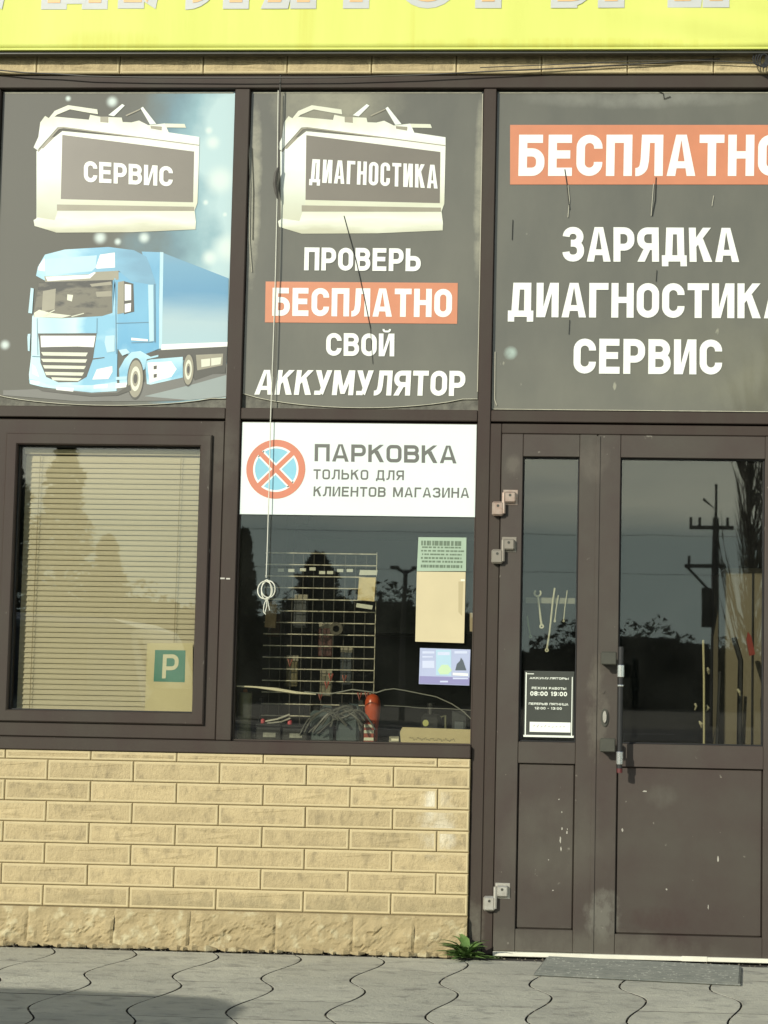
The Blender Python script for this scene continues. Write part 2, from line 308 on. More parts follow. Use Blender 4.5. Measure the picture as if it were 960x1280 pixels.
def glyph(ch, w, t, rnd_=1.0):
    """list of groups of quads, height 1"""
    l, r, b, T = t / 2, w - t / 2, t / 2, 1 - t / 2
    rr = (w - t) / 2 * rnd_; q2 = min(0.2, rr); g = []
    S = lambda *p, th=t, cl=False: g.append(strokes(list(p), th, cl))
    Q = lambda *p: g.append([list(p)])
    stem = lambda: S((l, 0), (l, 1))
    if ch == 'С': S((r, .66), (r, T, rr), (l, T, rr), (l, b, rr), (r, b, rr), (r, .34))
    elif ch in 'О0': S((r, T, rr), (l, T, rr), (l, b, rr), (r, b, rr), cl=True)
    elif ch == 'Е': stem(); S((l, T), (w * .96, T)); S((l, .52), (w * .9, .52)); S((l, b), (w * .98, b))
    elif ch == 'Р': stem(); S((l, T), (r, T, q2), (r, .42, q2), (l, .42))
    elif ch == 'Я': S((r, 0), (r, 1)); S((r, T), (l, T, q2), (l, .44, q2), (r, .44)); Q((0, 0), (t * 1.05, 0), (w * .68, .46), (w * .36, .46))
    elif ch == 'В': stem(); S((l, T), (r - .02, T, q2), (r - .02, .53, q2), (l, .53)); S((l, .53), (r, .53, q2), (r, b, q2), (l, b))
    elif ch == '8': S((r - .01, T, q2), (l + .01, T, q2), (l + .01, .53, q2), (r - .01, .53, q2), cl=True); S((r, .53, q2), (l, .53, q2), (l, b, q2), (r, b, q2), cl=True)
    elif ch == '9': S((r, .45, q2), (l, .45, q2), (l, T, q2), (r, T, q2), cl=True); S((r, .6), (r, b, rr), (l, b, rr), (l, .22))
    elif ch == '1': S((w * .6, 0), (w * .6, 1)); Q((0, .7), (0, .84), (w * .6, 1), (w * .6, .84))
    elif ch == '2': S((l, .7), (l, T, rr), (r, T, rr), (r, .55, q2), (l, .25, q2), (l, b), (w, b))
    elif ch in 'З3': S((l, .72), (l, T, q2), (r - .02, T, q2), (r - .02, .53, q2), (w * .38, .53)); S((w * .38, .53), (r, .53, q2), (r, b, q2), (l, b, q2), (l, .28))
    elif ch in 'ИЙ':
        stem(); S((r, 0), (r, 1)); Q((t * .6, 0), (t * 1.25, 0), (w - t * .6, 1), (w - t * 1.25, 1))
        if ch == 'Й': S((w / 2 - .14, 1.2), (w / 2 - .14, 1.09, .09), (w / 2 + .14, 1.09, .09), (w / 2 + .14, 1.2), th=.085)
    elif ch == 'Б': stem(); S((l, T), (w * .93, T)); S((l, .57), (r, .57, q2), (r, b, q2), (l, b))
    elif ch == 'Ь': stem(); S((l, .57), (r, .57, q2), (r, b, q2), (l, b))
    elif ch == 'Ы':
        stem(); x = w * .66 - t / 2; S((l, .57), (x, .57, q2), (x, b, q2), (l, b)); S((r, 0), (r, 1))
    elif ch == 'П': S((l, 0), (l, T), (r, T), (r, 0))
    elif ch == 'Л': S((r, 0), (r, T), (w * .36, T), (w * .33, .4), (w * .26, b * .95, .16), (-.01, b * .95))
    elif ch == 'А': Q((0, 0), (t * 1.02, 0), (w / 2 + t * .1, 1), (w / 2 - t * .62, 1)); Q((w, 0), (w - t * 1.02, 0), (w / 2 - t * .1, 1), (w / 2 + t * .62, 1)); S((w * .24, .27), (w * .76, .27), th=t * .85)
    elif ch == 'Т': S((0, T), (w, T)); S((w / 2, 0), (w / 2, 1))
    elif ch == 'Н': stem(); S((r, 0), (r, 1)); S((l, .51), (r, .51), th=t * .9)
    elif ch == 'Д': S((l + w * .13, b), (l + w * .19, T), (r - w * .09, T), (r - w * .09, b)); S((l * .9, -.13), (l * .9, b), (w - l * .9, b), (w - l * .9, -.13), th=t * .92)
    elif ch == 'Ц': S((l, 1), (l, b), (r - .04, b), (r - .04, 1)); S((r - .04, b), (w, b), (w, -.12), th=t * .8)
    elif ch == 'Г': stem(); S((l, T), (w, T))
    elif ch == 'К': stem(); Q((t * .7, .36), (t * .7, .62), (w - t * 1.2, 1), (w - .01, 1)); Q((w * .36, .58), (w * .62, .68), (w, 0), (w - t * 1.2, 0))
    elif ch == 'Ж': S((w / 2, 0), (w / 2, 1)); Q((w * .5, .4), (w * .5, .6), (t, 1), (0, 1)); Q((w * .5, .4), (w * .5, .6), (w - t, 1), (w, 1)); Q((w * .35, .55), (w * .5, .6), (t, 0), (0, 0)); Q((w * .65, .55), (w * .5, .6), (w - t, 0), (w, 0))
    elif ch == 'У': Q((0, 1), (t * 1.1, 1), (w * .68, .28), (w * .42, .28)); Q((w, 1), (w - t * 1.05, 1), (w * .34, .12), (w * .34 + t * .8, 0.0)); S((w * .05, b * .9), (w * .34 + t * .35, b * .9), th=t * .85)
    elif ch == 'М': stem(); S((r, 0), (r, 1)); Q((t * .2, 1), (t * 1.25, 1), (w / 2 + t * .42, .05), (w / 2 - t * .42, .05)); Q((w - t * .2, 1), (w - t * 1.25, 1), (w / 2 - t * .42, .05), (w / 2 + t * .42, .05))
    elif ch == ':': S((w / 2, .12), (w / 2, .32)); S((w / 2, .62), (w / 2, .82))
    elif ch == '-': S((0, .45), (w, .45), th=t * .8)
    return g
def lettering(s, quad, y, m, parent, t=0.19, gap=0.09, rnd_=1.0, fat=0.0, name='lettering', depth=0.0):
    """quad: top-left, top-right, bottom-left, bottom-right of the line of capitals in (x, z)"""
    TL, TR, BL, BR = [Vector(q) for q in quad]
    h = ((TL - BL).length + (TR - BR).length) / 2; Wd = ((TR - TL).length + (BR - BL).length) / 2 / h
    rel = [REL.get(c, 1.0) for c in s]; gap = min(gap, 0.2 * Wd / len(s)); k = (Wd - gap * (len(s) - 1)) / sum(rel); t = min(t, 0.37 * k)
    mb = MB(); x = 0; lay = 0
    for c, rw in zip(s, rel):
        w = rw * k
        for gi, grp in enumerate(glyph(c, w, t + fat, rnd_)):
            off = 0.00012 * (gi + 1 + (lay % 2) * 0.5)
            for q in grp:
                vs = []
                for (gx, gy) in q:
                    u = (x + gx) / Wd; p = (BL * (1 - u) + BR * u) * (1 - gy) + (TL * (1 - u) + TR * u) * gy
                    vs.append((p.x, y - off, p.y))
                mb.add(vs, [(0, 1, 2, 3)])
        x += w + gap; lay += 1
    return mb.build(name, m, parent)
def printed(name, poly, y, m, parent):
    me = mesh([(x, y, z) for x, z in poly], [tuple(range(len(poly)))])
    return newobj(name, me, m, parent)
def ring(cx, cz, r0, r1, n=48):
    return ([(cx + r * math.cos(2 * PI * k / n), cz + r * math.sin(2 * PI * k / n)) for r in (r0, r1) for k in range(n)],
            [(k, (k + 1) % n, (k + 1) % n + n, k + n) for k in range(n)])

# ================================================================== ground
def structure(name, mb, m): return tag(mb.build(name, m), kind='structure')
g = MB(); g.add([(-900, -1200, -0.02), (900, -1200, -0.02), (900, 400, -0.02), (-900, 400, -0.02)], [(0, 1, 2, 3)])
M_ground = mat('dusty_ground', (0.16, 0.145, 0.11), 0.95, col2=(0.11, 0.105, 0.07), scale=0.15, bump=0.3, bscale=4)
structure('ground', g, M_ground)
g = MB(); g.box(-30, 30, -16, -2.05, -0.05, -0.004); structure('parking_area', g, M_asphalt)
g = MB(); g.box(-300, 300, -40, -28, -0.05, -0.008); structure('road', g, M_asphalt)
M_roadpaint = mat('road_paint', (0.75, 0.75, 0.72), 0.7, var=0.2, scale=4)
g = MB()
for i in range(40): g.box(-120 + i * 6, -117 + i * 6, -34.07, -33.93, -0.01, -0.004)
structure('lane_marking', g, M_roadpaint)
g = MB(); g.box(-30, 30, -16.15, -16.0, -0.05, 0.1, 0.01); structure('kerb', g, mat('kerb_concrete', (0.35, 0.34, 0.31), 0.9, var=0.2, scale=6, bump=0.3))

pav = MB(); pav.box(-3.9, 3.1, -2.04, 0.3, -0.06, -0.012); pav = structure('pavement', pav, M_joint)
XC, PX, PY, PER = -0.048, 0.3225, 0.295, 0.585
def wave(y):
    ph = ((-y - 0.228) / PER) % 1.0
    return 0.041 * (math.cos(PI * ph / 0.63) if ph < 0.63 else -math.cos(PI * (ph - 0.63) / 0.37))
paver_meshes = {}
for row in range(7):
    y1 = -1.0 + PY * (3 - row); y0 = y1 - PY
    for col in range(-12, 10):
        key = row % 2
        if key not in paver_meshes:
            vs = []; fs = []; gx, gy = 0.0034, 0.0013; ns_ = 9
            for inset, z in ((0, -0.014), (0, -0.001), (0.0012, 0.0)):
                loop = [(wave(y0 + gy + (y1 - y0 - 2 * gy) * k / (ns_ - 1)) + gx + inset, y0 + (gy + (PY - 2 * gy) * k / (ns_ - 1))) for k in range(ns_)]
                loop += [(wave(y0 + gy + (y1 - y0 - 2 * gy) * k / (ns_ - 1)) + PX - gx - inset, y0 + (gy + (PY - 2 * gy) * k / (ns_ - 1))) for k in reversed(range(ns_))]
                for j, (x, y) in enumerate(loop):
                    vs.append((x, y - y0, z))
            n = 2 * ns_
            for k in (0, 1): fs += [(k * n + i, k * n + (i + 1) % n, (k + 1) * n + (i + 1) % n, (k + 1) * n + i) for i in range(n)]
            fs.append(tuple(range(2 * n, 3 * n)))
            me = mesh(vs, fs, False, [1] * n + [1 if i in (n - 1, ns_ - 1) else 0 for i in range(n)] + [0]); bm = bmesh.new(); bm.from_mesh(me); bmesh.ops.recalc_face_normals(bm, faces=bm.faces[:]); bm.to_mesh(me); bm.free()
            paver_meshes[key] = me
        o = newobj('paver', paver_meshes[key], [M_paver, M_joint], pav, (XC + PX * col, y0, rnd.uniform(-0.0005, 0.0003)))
        o.rotation_euler = (rnd.uniform(-0.0015, 0.0015), rnd.uniform(-0.0015, 0.0015), 0)

# grit and crumbs gathered along the foot of the wall and in the joints
gr = MB(); rg_ = random.Random(4)
for k in range(900):
    if k < 520: x, y = rg_.uniform(-2.9, 1.0), -0.05 - abs(rg_.gauss(0, 0.035))
    else:
        row = rg_.uniform(-1.5, -0.08); x = XC + PX * rg_.randint(-9, 4) + wave(row) + rg_.gauss(0, .006); y = row
    q = rg_.uniform(.0008, .0032); z = -0.001 if k < 520 else -0.003
    gr.add([(x - q, y, z), (x, y - q, z), (x + q * 1.3, y, z), (x, y + q, z), (x, y, z + q * 1.2)], [(0, 1, 4), (1, 2, 4), (2, 3, 4), (3, 0, 4)])
tag(gr.build('grit', mat('sandy_grit', (0.33, 0.29, 0.2), 0.95, col2=(0.14, 0.125, 0.1), scale=60)), kind='stuff', label='sandy grit along the wall foot and in the paver joints', cat='grit')
# ================================================================== shop building
shop = thing('shop_building', 'shop front of tan stone tiles with dark brown metal window and door frames', 'building')
XL, XR = -3.2, 2.0
b = MB(); b.box(XL, -0.347, -0.0105, 0.22, 0.0, 0.774); b.box(1.112, XR, -0.0105, 0.22, 0.0, 3.53); b.box(XL, -2.432, -0.0105, 0.22, 0.83, 3.53)
b.box(XL, XR, -0.0105, 0.22, 3.59, 5.2); b.build('wall', M_mortar, shop)
# thin stone tiles, one object each
tile_cache = {}
def tile(w, h, x, z, yf=-0.018, name='brick'):
    """x, z = lower left corner"""
    key = (round(w, 3), round(h, 3), rnd.randrange(4))
    if key not in tile_cache:
        c = 0.0035; e = 0.006; r = random.Random(hash(key) & 0xffff)
        vs = []; fs = []; mi = []
        def loop(i, y): return [(i, y, i), (w - i, y, i), (w - i, y, h - i), (i, y, h - i)]
        vs += loop(0, 0.022) + loop(0, 0.003) + loop(c, 0.0) + loop(c + e, 0.0004)
        for k in range(3):
            fs += [(k * 4 + i, k * 4 + (i + 1) % 4, (k + 1) * 4 + (i + 1) % 4, (k + 1) * 4 + i) for i in range(4)]
            mi += [1] * 4
        nx = 5; base = len(vs)              # uneven centre
        i0 = c + e
        for a in range(1, nx):
            for q_ in (0.33, 0.68):
                vs.append((i0 + (w - 2 * i0) * (a + r.uniform(-.2, .2)) / nx, r.uniform(-0.0012, 0.0022), i0 + (h - 2 * i0) * (q_ + r.uniform(-.1, .1))))
        A = lambda a, q_: base + (a - 1) * 2 + q_
        fs += [(12, A(1, 0), A(1, 1), 15), (13, 14, A(nx - 1, 1), A(nx - 1, 0))]
        fs += [tuple([12, 13] + [A(a, 0) for a in range(nx - 1, 0, -1)]), tuple([14, 15] + [A(a, 1) for a in range(1, nx)])]
        for a in range(1, nx - 1): fs.append((A(a, 0), A(a + 1, 0), A(a + 1, 1), A(a, 1)))
        mi += [0] * (4 + nx - 2)
        me = mesh(vs, fs, False, mi); bm = bmesh.new(); bm.from_mesh(me); bmesh.ops.recalc_face_normals(bm, faces=bm.faces[:]); bm.to_mesh(me); bm.free()
        tile_cache[key] = me
    return newobj(name, tile_cache[key], [M_brick, M_bedge], shop, (x, yf + rnd.uniform(-0.0012, 0.0012), z))
def course(z, h, x0, x1, joint, name='brick', yf=-0.018):
    k = math.floor((x0 - joint) / 0.352) ; x = joint + k * 0.352
    while x < x1 - 0.01:
        a, c_ = max(x + 0.002, x0), min(x + 0.350, x1)
        if c_ - a > 0.015: tile(c_ - a, h, a, z, yf, name)
        x += 0.352
course(0.7395, 0.0345, XL, -0.349, -0.4795)
ztop = 0.738
for i in range(7):
    z = ztop - (i + 1) * 0.0838
    course(z + 0.002, 0.080, XL, -0.349, -0.655 if i % 2 == 0 else -0.4795 + 0.003)
    course(z + 0.002, 0.080, 1.114, XR, -0.655 if i % 2 == 0 else -0.4795)
for i in range(33):
    z = 0.74 + i * 0.0838
    if z + 0.08 < 3.56:
        course(z + 0.002, 0.080, 1.114, XR, -0.655 if i % 2 else -0.4795); course(z + 0.002, 0.080, XL, -2.434, -0.655 if i % 2 else -0.4795)
for i in range(3): course(3.589 + i * 0.0838, 0.080, XL, XR, -0.109 + (0.176 if i % 2 else 0), yf=-0.018)
# rough split plinth stones
xs = [XL, -2.83, -2.475, -2.118, -1.767, -1.46, -1.113, -0.803, -0.558, -0.349]
for a, c_ in list(zip(xs[:-1], xs[1:])) + [(1.114, 1.45), (1.45, 1.8), (1.8, XR)]:
    w = c_ - a; nx, nz = max(8, int(w / 0.0105)), 15; vs = []
    for j in range(nz + 1):
        for i in range(nx + 1):
            u, v = i / nx, j / nz; X, Z = a + u * w, v * 0.1475
            p = Vector((X * 9, a * 3.1, Z * 14)); q = noise.fractal(p, 1.0, 2.1, 4); rg = abs(noise.noise(Vector((X * 16, 4, Z * 24 + a))))
            joint = 0.72 + 0.28 * min(1.0, min(u, 1 - u) * w / 0.008); top = min(1.0, (1 - v) * 0.1475 / 0.010)
            st = noise.cell(Vector((X * 34 + 3 * q, a, Z * 40 + 2 * q))); y = -0.0145 - joint * top * (0.010 + 0.016 * (1 - v) + (0.4 + 0.6 * math.sin(PI * min(1, v * 1.15))) * (0.011 * q + 0.008 * rg + 0.004 * st))
            vs.append((X - a, min(-0.012, y), Z))
    fs = [(j * (nx + 1) + i, j * (nx + 1) + i + 1, (j + 1) * (nx + 1) + i + 1, (j + 1) * (nx + 1) + i) for j in range(nz) for i in range(nx)]
    newobj('plinth_stone', mesh(vs, fs, False), M_plinth, shop, (a, 0, 0))
b = MB()
for i in range(60):
    x = XL + (i + rnd.random()) * 0.0475
    if x > -0.40: break
    r_ = rnd.uniform(0.008, 0.022); b.tube([(x - r_ * 1.6, -0.045 - rnd.random() * .02, 0.002), (x, -0.052 - rnd.random() * .02, r_ * .25), (x + r_ * 1.8, -0.045, 0.001)], [r_ * .4, r_ * .7, r_ * .3], 6)
tag(b.build('mortar_crumbs', M_plinth, shop), kind='stuff')

# metal grid of the shop front
def bar(name, x0, x1, z0, z1, y0=0.0, y1=0.07, c=0.003, m=None, parent=shop):
    return MB().box(x0, x1, y0, y1, z0, z1, c).build(name, m or M_brown, parent)
bar('top_rail', -2.43, 1.11, 3.532, 3.587, -0.004)
for x0, x1, z0 in ((-2.432, -2.378, 0.828), (-1.3835, -1.3215, 0.828), (-0.3455, -0.2935, 0.0), (1.06, 1.112, 0.0)): bar('mullion', x0, x1, z0, 3.5305, 0.0)
for x0, x1 in ((-2.3765, -1.385), (-1.320, -0.347), (-0.292, 1.0585)):
    bar('transom', x0, x1, 2.1425, 2.189, 0.003)
bar('sill_rail', XL, -0.347, 0.776, 0.8265, -0.024, 0.07, 0.004)
b = MB(); b.box(-3.2, 1.11, 0.05, 0.075, 2.128, 2.146)
b.build('gasket', M_gasket, shop)
for x in (-1.352,):
    t_ = MB().box(-1.384, -1.366, -0.0012, 0.002, 1.482, 1.488).box(-1.36, -1.344, -0.0012, 0.002, 1.481, 1.487).build('tape_scrap', mat('pale_tape', (0.5, 0.48, 0.42), 0.6), shop)

# left window: outer frame, sash, pane
def frame_ring(x0, x1, z0, z1, w, y0, y1, c=0.004):
    """mitred frame made of four bars, outer size x0..x1, z0..z1"""
    mb = MB(); o = [(x0, z0), (x1, z0), (x1, z1), (x0, z1)]; i_ = [(x0 + w, z0 + w), (x1 - w, z0 + w), (x1 - w, z1 - w), (x0 + w, z1 - w)]
    def ins(p, d, sgn):
        sx = 1 if p[0] in (x0, x0 + w) else -1; sz = 1 if p[1] in (z0, z0 + w) else -1
        return (p[0] + sx * d * sgn, p[1] + sz * d * sgn)
    loops = [[(x, y1, z) for x, z in o], [(x, y0 + c, z) for x, z in o], [(ins(p, c, 1)[0], y0, ins(p, c, 1)[1]) for p in o],
             [(ins(p, c, -1)[0], y0, ins(p, c, -1)[1]) for p in i_], [(x, y0 + c, z) for x, z in i_], [(x, y1, z) for x, z in i_]]
    vs = [v for l_ in loops for v in l_]
    fs = [(k * 4 + i, k * 4 + (i + 1) % 4, (k + 1) * 4 + (i + 1) % 4, (k + 1) * 4 + i) for k in range(5) for i in range(4)]
    return mb.add(vs, fs)
win = frame_ring(-2.376, -1.3855, 0.8285, 2.1335, 0.085, 0.005, 0.065).build('window', M_brown, shop)
frame_ring(-2.2915, -1.4345, 0.888, 2.0735, 0.0475, -0.010, 0.06, 0.005).build('sash', M_brown, win)
frame_ring(-2.2435, -1.4825, 0.936, 2.0255, 0.005, 0.014, 0.03, 0.001).build('glazing_bead', M_gasket, win)
MB().box(-2.2415, -1.4845, 0.026, 0.032, 0.938, 2.0235).build('pane', M_glass, win)
win2 = frame_ring(-1.3205, -0.3465, 0.8275, 2.1345, 0.006, 0.016, 0.05, 0.001).build('window', M_brown, shop)
MB().box(-1.3145, -0.3525, 0.026, 0.032, 0.8335, 2.1285).build('pane', M_glass, win2)

# double door
dframe = MB().box(-0.2925, -0.2475, 0.002, 0.07, 0.0, 2.134, 0.003).box(-0.2465, 1.012, 0.002, 0.07, 2.0935, 2.134, 0.003).box(1.0125, 1.0585, 0.002, 0.07, 0.0, 2.134, 0.003)
dframe.build('door_frame', M_brown, shop)
def leaf(x0, x1, z0, gx0, gx1, px0, px1, pz0, pz1, lab):
    mb = MB(); yf = -0.006; yb = 0.045; z1 = 2.0915; gz0, gz1 = 0.8475, 1.9995
    mb.box(x0, gx0 - .0005, yf, yb, z0, z1, 0.003); mb.box(gx1 + .0005, x1, yf, yb, z0, z1, 0.003)
    mb.box(gx0, gx1, yf + .0004, yb, gz1, z1 - 0.001, 0.002); mb.box(gx0, gx1, yf + .0004, yb, pz1, gz0, 0.002)
    mb.box(gx0, gx1, yf + .0004, yb, z0 + .001, pz0, 0.002)
    d = mb.build('door', M_door, shop); d['label'] = lab
    MB().box(gx0 + .0005, gx1 - .0005, 0.006, 0.03, pz0 + .0005, pz1 - .0005, 0.006).build('door_panel', M_door, d)
    frame_ring(gx0 + .0005, gx1 - .0005, gz0 + .0005, gz1 - .0005, 0.005, 0.008, 0.03, 0.001).build('glazing_bead', M_gasket, d)
    MB().box(gx0 + .006, gx1 - .006, 0.018, 0.024, gz0 + .006, gz1 - .006).build('pane', M_glass, d)
    return d
door1 = leaf(-0.2455, 0.1415, 0.018, -0.1575, 0.0705, 0, 0, 0.106, 0.762, 'narrow left door leaf with tall glass and a small lower panel')
door2 = leaf(0.1445, 1.010, 0.004, 0.2375, 0.8165, 0, 0, 0.096, 0.756, 'wide right door leaf with pull handle, scuffed at its lower corner')
# cover strip between the leaves and on the right leaf edge
MB().box(0.1375, 0.1535, -0.010, -0.0065, 0.02, 2.085, 0.001).build('cover_strip', M_door, door1)
# hinges: one block on the frame, one on the leaf, a pin between
def hinge(xf, zf, xl, zl, m):
    mb = MB(); mb.box(xf, xf + 0.047, -0.030, 0.002, zf, zf + 0.058, 0.0065); mb.box(xl, xl + 0.048, -0.026, -0.006, zl, zl + 0.045, 0.0055)
    mb.tube([(xf + 0.047, -0.02, zf + 0.01), (xf + 0.047, -0.02, zl + 0.04)], 0.008, 8)
    mb.box(xl - 0.004, xl + 0.055, -0.0085, -0.0055, zl - 0.008, zl + 0.054, 0.001)
    h_ = mb.build('hinge', m, door1)
    for cx_, cz_, yy in ((xf + .024, zf + .04, -.030), (xl + .024, zl + .030, -.026)):
        MB().tube([(cx_, yy + .001, cz_), (cx_, yy - .0012, cz_)], .0055, 10).build('hinge_screw', M_darkmetal, h_)
    return h_
M_hp = mat('worn_pink_zinc', (0.42, 0.36, 0.30), 0.4, metal=0.5, col2=(0.34, 0.23, 0.18), scale=40)
M_hg = mat('grey_painted_hinge', (0.24, 0.22, 0.18), 0.45, metal=0.3, col2=(0.25, 0.22, 0.18), scale=40)
hinge(-0.280, 1.754, -0.232, 1.808, M_hp); hinge(-0.279, 1.560, -0.234, 1.616, M_hg); hinge(-0.286, 0.176, -0.236, 0.232, M_steel)
hn = MB()
for z0, z1 in ((1.160, 1.212), (0.815, 0.870)):
    hn.box(0.166, 0.228, -0.075, -0.058, z0, z1, 0.004); hn.box(0.166, 0.186, -0.060, -0.004, z0 + .004, z1 - .004, 0.004)
hn.build('handle_bracket', M_darkmetal, door2)
MB().tube([(0.245, -0.07, 0.752), (0.245, -0.07, 1.232)], 0.0105, 14).build('pull_handle', M_black, door2)
for z0, z1, q in ((1.112, 1.160, 0.0135), (0.768, 0.818, 0.0135), (1.075, 1.082, 0.0125)): MB().lathe([(q, z0), (q + .001, z0 + .002), (q + .001, z1 - .002), (q, z1)], 0.245, -0.07, 16).build('handle_collar', mat('polished_steel', (0.8, 0.8, 0.76), 0.25, metal=0.9, var=0.1), door2)
MB().tube([(0.245, -0.07, 0.735), (0.245, -0.07, 0.752)], 0.0115, 12).build('handle_cap', mat('dark_red_cap', (0.10, 0.02, 0.02), 0.4), door2)
lk = MB(); lk.tube([(0.185, -0.006, 0.95), (0.185, -0.010, 0.95)], [0.0001, 0.0001], 4)
pl = [(0.185 + 0.0155 * math.cos(2 * PI * k / 20), 0.95 + 0.036 * math.sin(2 * PI * k / 20)) for k in range(20)]
MB().plate(pl, -0.012, -0.006).build('lock_plate', M_darkmetal, door2)
pl = [(0.185 + 0.0075 * math.cos(2 * PI * k / 14), 0.953 + 0.024 * math.sin(2 * PI * k / 14)) for k in range(14)]
MB().plate(pl, -0.020, -0.012).build('lock_cylinder', M_steel, door2)
pl = [(0.176 + 0.009 * math.cos(2 * PI * k / 10), 1.055 + 0.010 * math.sin(2 * PI * k / 10)) for k in range(10)]
MB().plate(pl, -0.009, -0.006).build('screw_plug', M_door, door2)
# chips and scuffs in the paint of the doors
M_chip = mat('bare_chip', (0.42, 0.40, 0.34), 0.7, var=0.2, scale=30)
M_scuff = mat('scuffed_paint', (0.17, 0.165, 0.14), 0.8, col2=(0.10, 0.085, 0.07), scale=25)
def blob(cx, cz, w, h, y, n=9, seed=0):
    r = random.Random(seed); return [(cx + w / 2 * math.cos(2 * PI * k / n) * r.uniform(.6, 1.1), y, cz + h / 2 * math.sin(2 * PI * k / n) * r.uniform(.6, 1.1)) for k in range(n)]
for d, y, lst in ((door1, 0.0052, [(0.022, .505, .006, .014), (0.016, .46, .008, .03), (0.019, .425, .006, .02), (0.042, .49, .007, .016), (0.0435, .503, .004, .008), (0.008, .62, .006, .006), (0.02, .57, .005, .008), (-.03, .38, .006, .006), (-.01, .26, .008, .006)]),
                  (door2, 0.0052, [(0.642, .40, .007, .03), (0.605, .21, .005, .022), (0.262, .505, .008, .016), (0.35, .66, .02, .008), (0.44, .275, .008, .008)])):
    mb = MB()
    for k, (x, z, w, h) in enumerate(lst): mb.add(blob(x, z, w, h, y, 9, k), [tuple(range(9))])
    mb.build('paint_chip', M_chip, d)
th = MB(); th.box(-0.245, 1.01, -0.022, 0.06, 0.0, 0.0165, 0.002); th.box(0.50, 0.60, -0.024, -0.02, 0.0, 0.020, 0.001)
th.build('threshold', M_cream, shop)

# ================================================================== yellow fascia banner
ban = thing('fascia_banner', 'long bright yellow banner with orange capitals above the windows', 'banner', (0, 0, 0))
BY = -0.075
nx, nz = 110, 44; vs = []; fs = []
for j in range(nz + 1):
    for i in range(nx + 1):
        x = XL + (XR - XL) * i / nx; z = 3.672 + 0.9 * j / nz
        wr = 0.0
        if x > 0: wr = 0.005 * max(0, min(1, x / .5)) * math.sin((x - 0.3) * 7 + (z - 3.7) * 34)
        vs.append((x, BY - 0.001 + 0.0008 * math.sin(x * 5 + z * 7) * (j > 0) + wr * (j > 0) * max(0, min(1, (3.85 - z) / .05)), z))
for j in range(nz):
    for i in range(nx): a = j * (nx + 1) + i; fs.append((a, a + 1, a + nx + 2, a + nx + 1))
pn = newobj('banner_sheet', mesh(vs, fs, True), M_yellow, ban)
sm = pn.modifiers.new('thickness', 'SOLIDIFY'); sm.thickness = 0.002; sm.offset = 1
MB().box(XL, XR, BY - 0.004, -0.040, 3.6635, 3.672, 0.001).build('banner_edge', M_yellow, ban)
MB().box(XL, XR, -0.066, -0.040, 3.6515, 3.663, 0.001).box(XL, XR, -0.062, -0.022, 3.674, 3.70, 0.0).box(XL, XR, -0.062, -0.022, 4.54, 4.57, 0.0).build('banner_frame', M_darkmetal, ban)
P_lgrey = mat('banner_letter_outline', (0.55, 0.57, 0.55), 0.55, var=0.1)
P_lor = mat('banner_letter_orange', (0.86, 0.52, 0.24), 0.55, var=0.15, scale=5)
# word on the banner, only its lower edge is in the picture: placed letter by letter
word = [('К', -2.83, .26), ('У', -2.53, .26), ('М', -2.19, .28), ('У', -1.88, .25), ('Л', -1.58, .26), ('Я', -1.27, .23), ('Т', -1.00, .25), ('О', -0.715, .27), ('Р', -0.385, .24), ('Ы', -0.075, .30), ('И', 0.40, .25)]
lo = MB(); li = MB(); h = 0.46; zb = 3.836
for c, x, w in word:
    for (mb, t, y, gr) in ((lo, 0.235, BY - 0.0050, 0.0), (li, 0.115, BY - 0.0064, 0.0275)):
        hh = h - 2 * gr
        for gi, grp in enumerate(glyph(c, (w - 2 * gr) / hh, t * h / hh)):
            for q in grp: mb.add([(x + gr + gx * hh, y - 0.0002 * gi, zb + gr + gy * hh) for gx, gy in q], [(0, 1, 2, 3)])
lo.build('letter_outline', P_lgrey, ban); li.build('lettering', P_lor, ban)
for a_ in ((-1.08, 3.75, 0.10, 0.5), (-0.64, 3.75, 0.03, 0.4), (-1.9, 3.70, 0.5, 0.10), (0.0, 3.69, 1.6, 0.05)): wear(M_yellow, *a_, (0.62, 0.62, 0.12), 30, 0.30, 0.55, 0.7, stretch=(1, 1, 0.03))

# ================================================================== window signs
def sagged(x0, x1, z0, z1, sag, n=16, lift=0.0):
    """panel outline whose bottom edge sags in the middle"""
    return [(x0, z1), (x0, z0 + sag)] + [(x0 + (x1 - x0) * k / n, z0 + sag - sag * math.sin(PI * min(1, max(0, k / n * 1.05 - .02))) ** 0.6) for k in range(1, n)] + [(x1, z0 + sag * .75), (x1, z1)]
def sign_thing(name, label, x0, x1, z0, z1, sag, mfilm):
    t = thing(name, label, 'sign', ((x0 + x1) / 2, 0.02, z0)); t.location = (0, 0, 0)
    MB().box(x0, x1, 0.026, 0.034, z0, z1).build('backing_board', M_backing, t)
    ol = sagged(x0 + 0.002, x1 - 0.003, z0 + 0.006, z1 - 0.006, sag)
    MB().plate(ol, 0.0215, 0.0235).build('printed_film', mfilm, t)
    pts = [(x, 0.0205, z) for x, z in ol[1:-1]]
    MB().tube(pts, 0.0016, 6).build('curled_edge', mat('pale_film_edge', (0.62, 0.60, 0.46), 0.5, var=0.3, scale=40), t)
    MB().box(x0 + 0.01, x1 - 0.01, 0.0195, 0.0212, z1 - 0.0125, z1 - 0.0085).build('top_edge', mat('pale_film_edge', (0.6, 0.6, 0.5)), t)
    return t
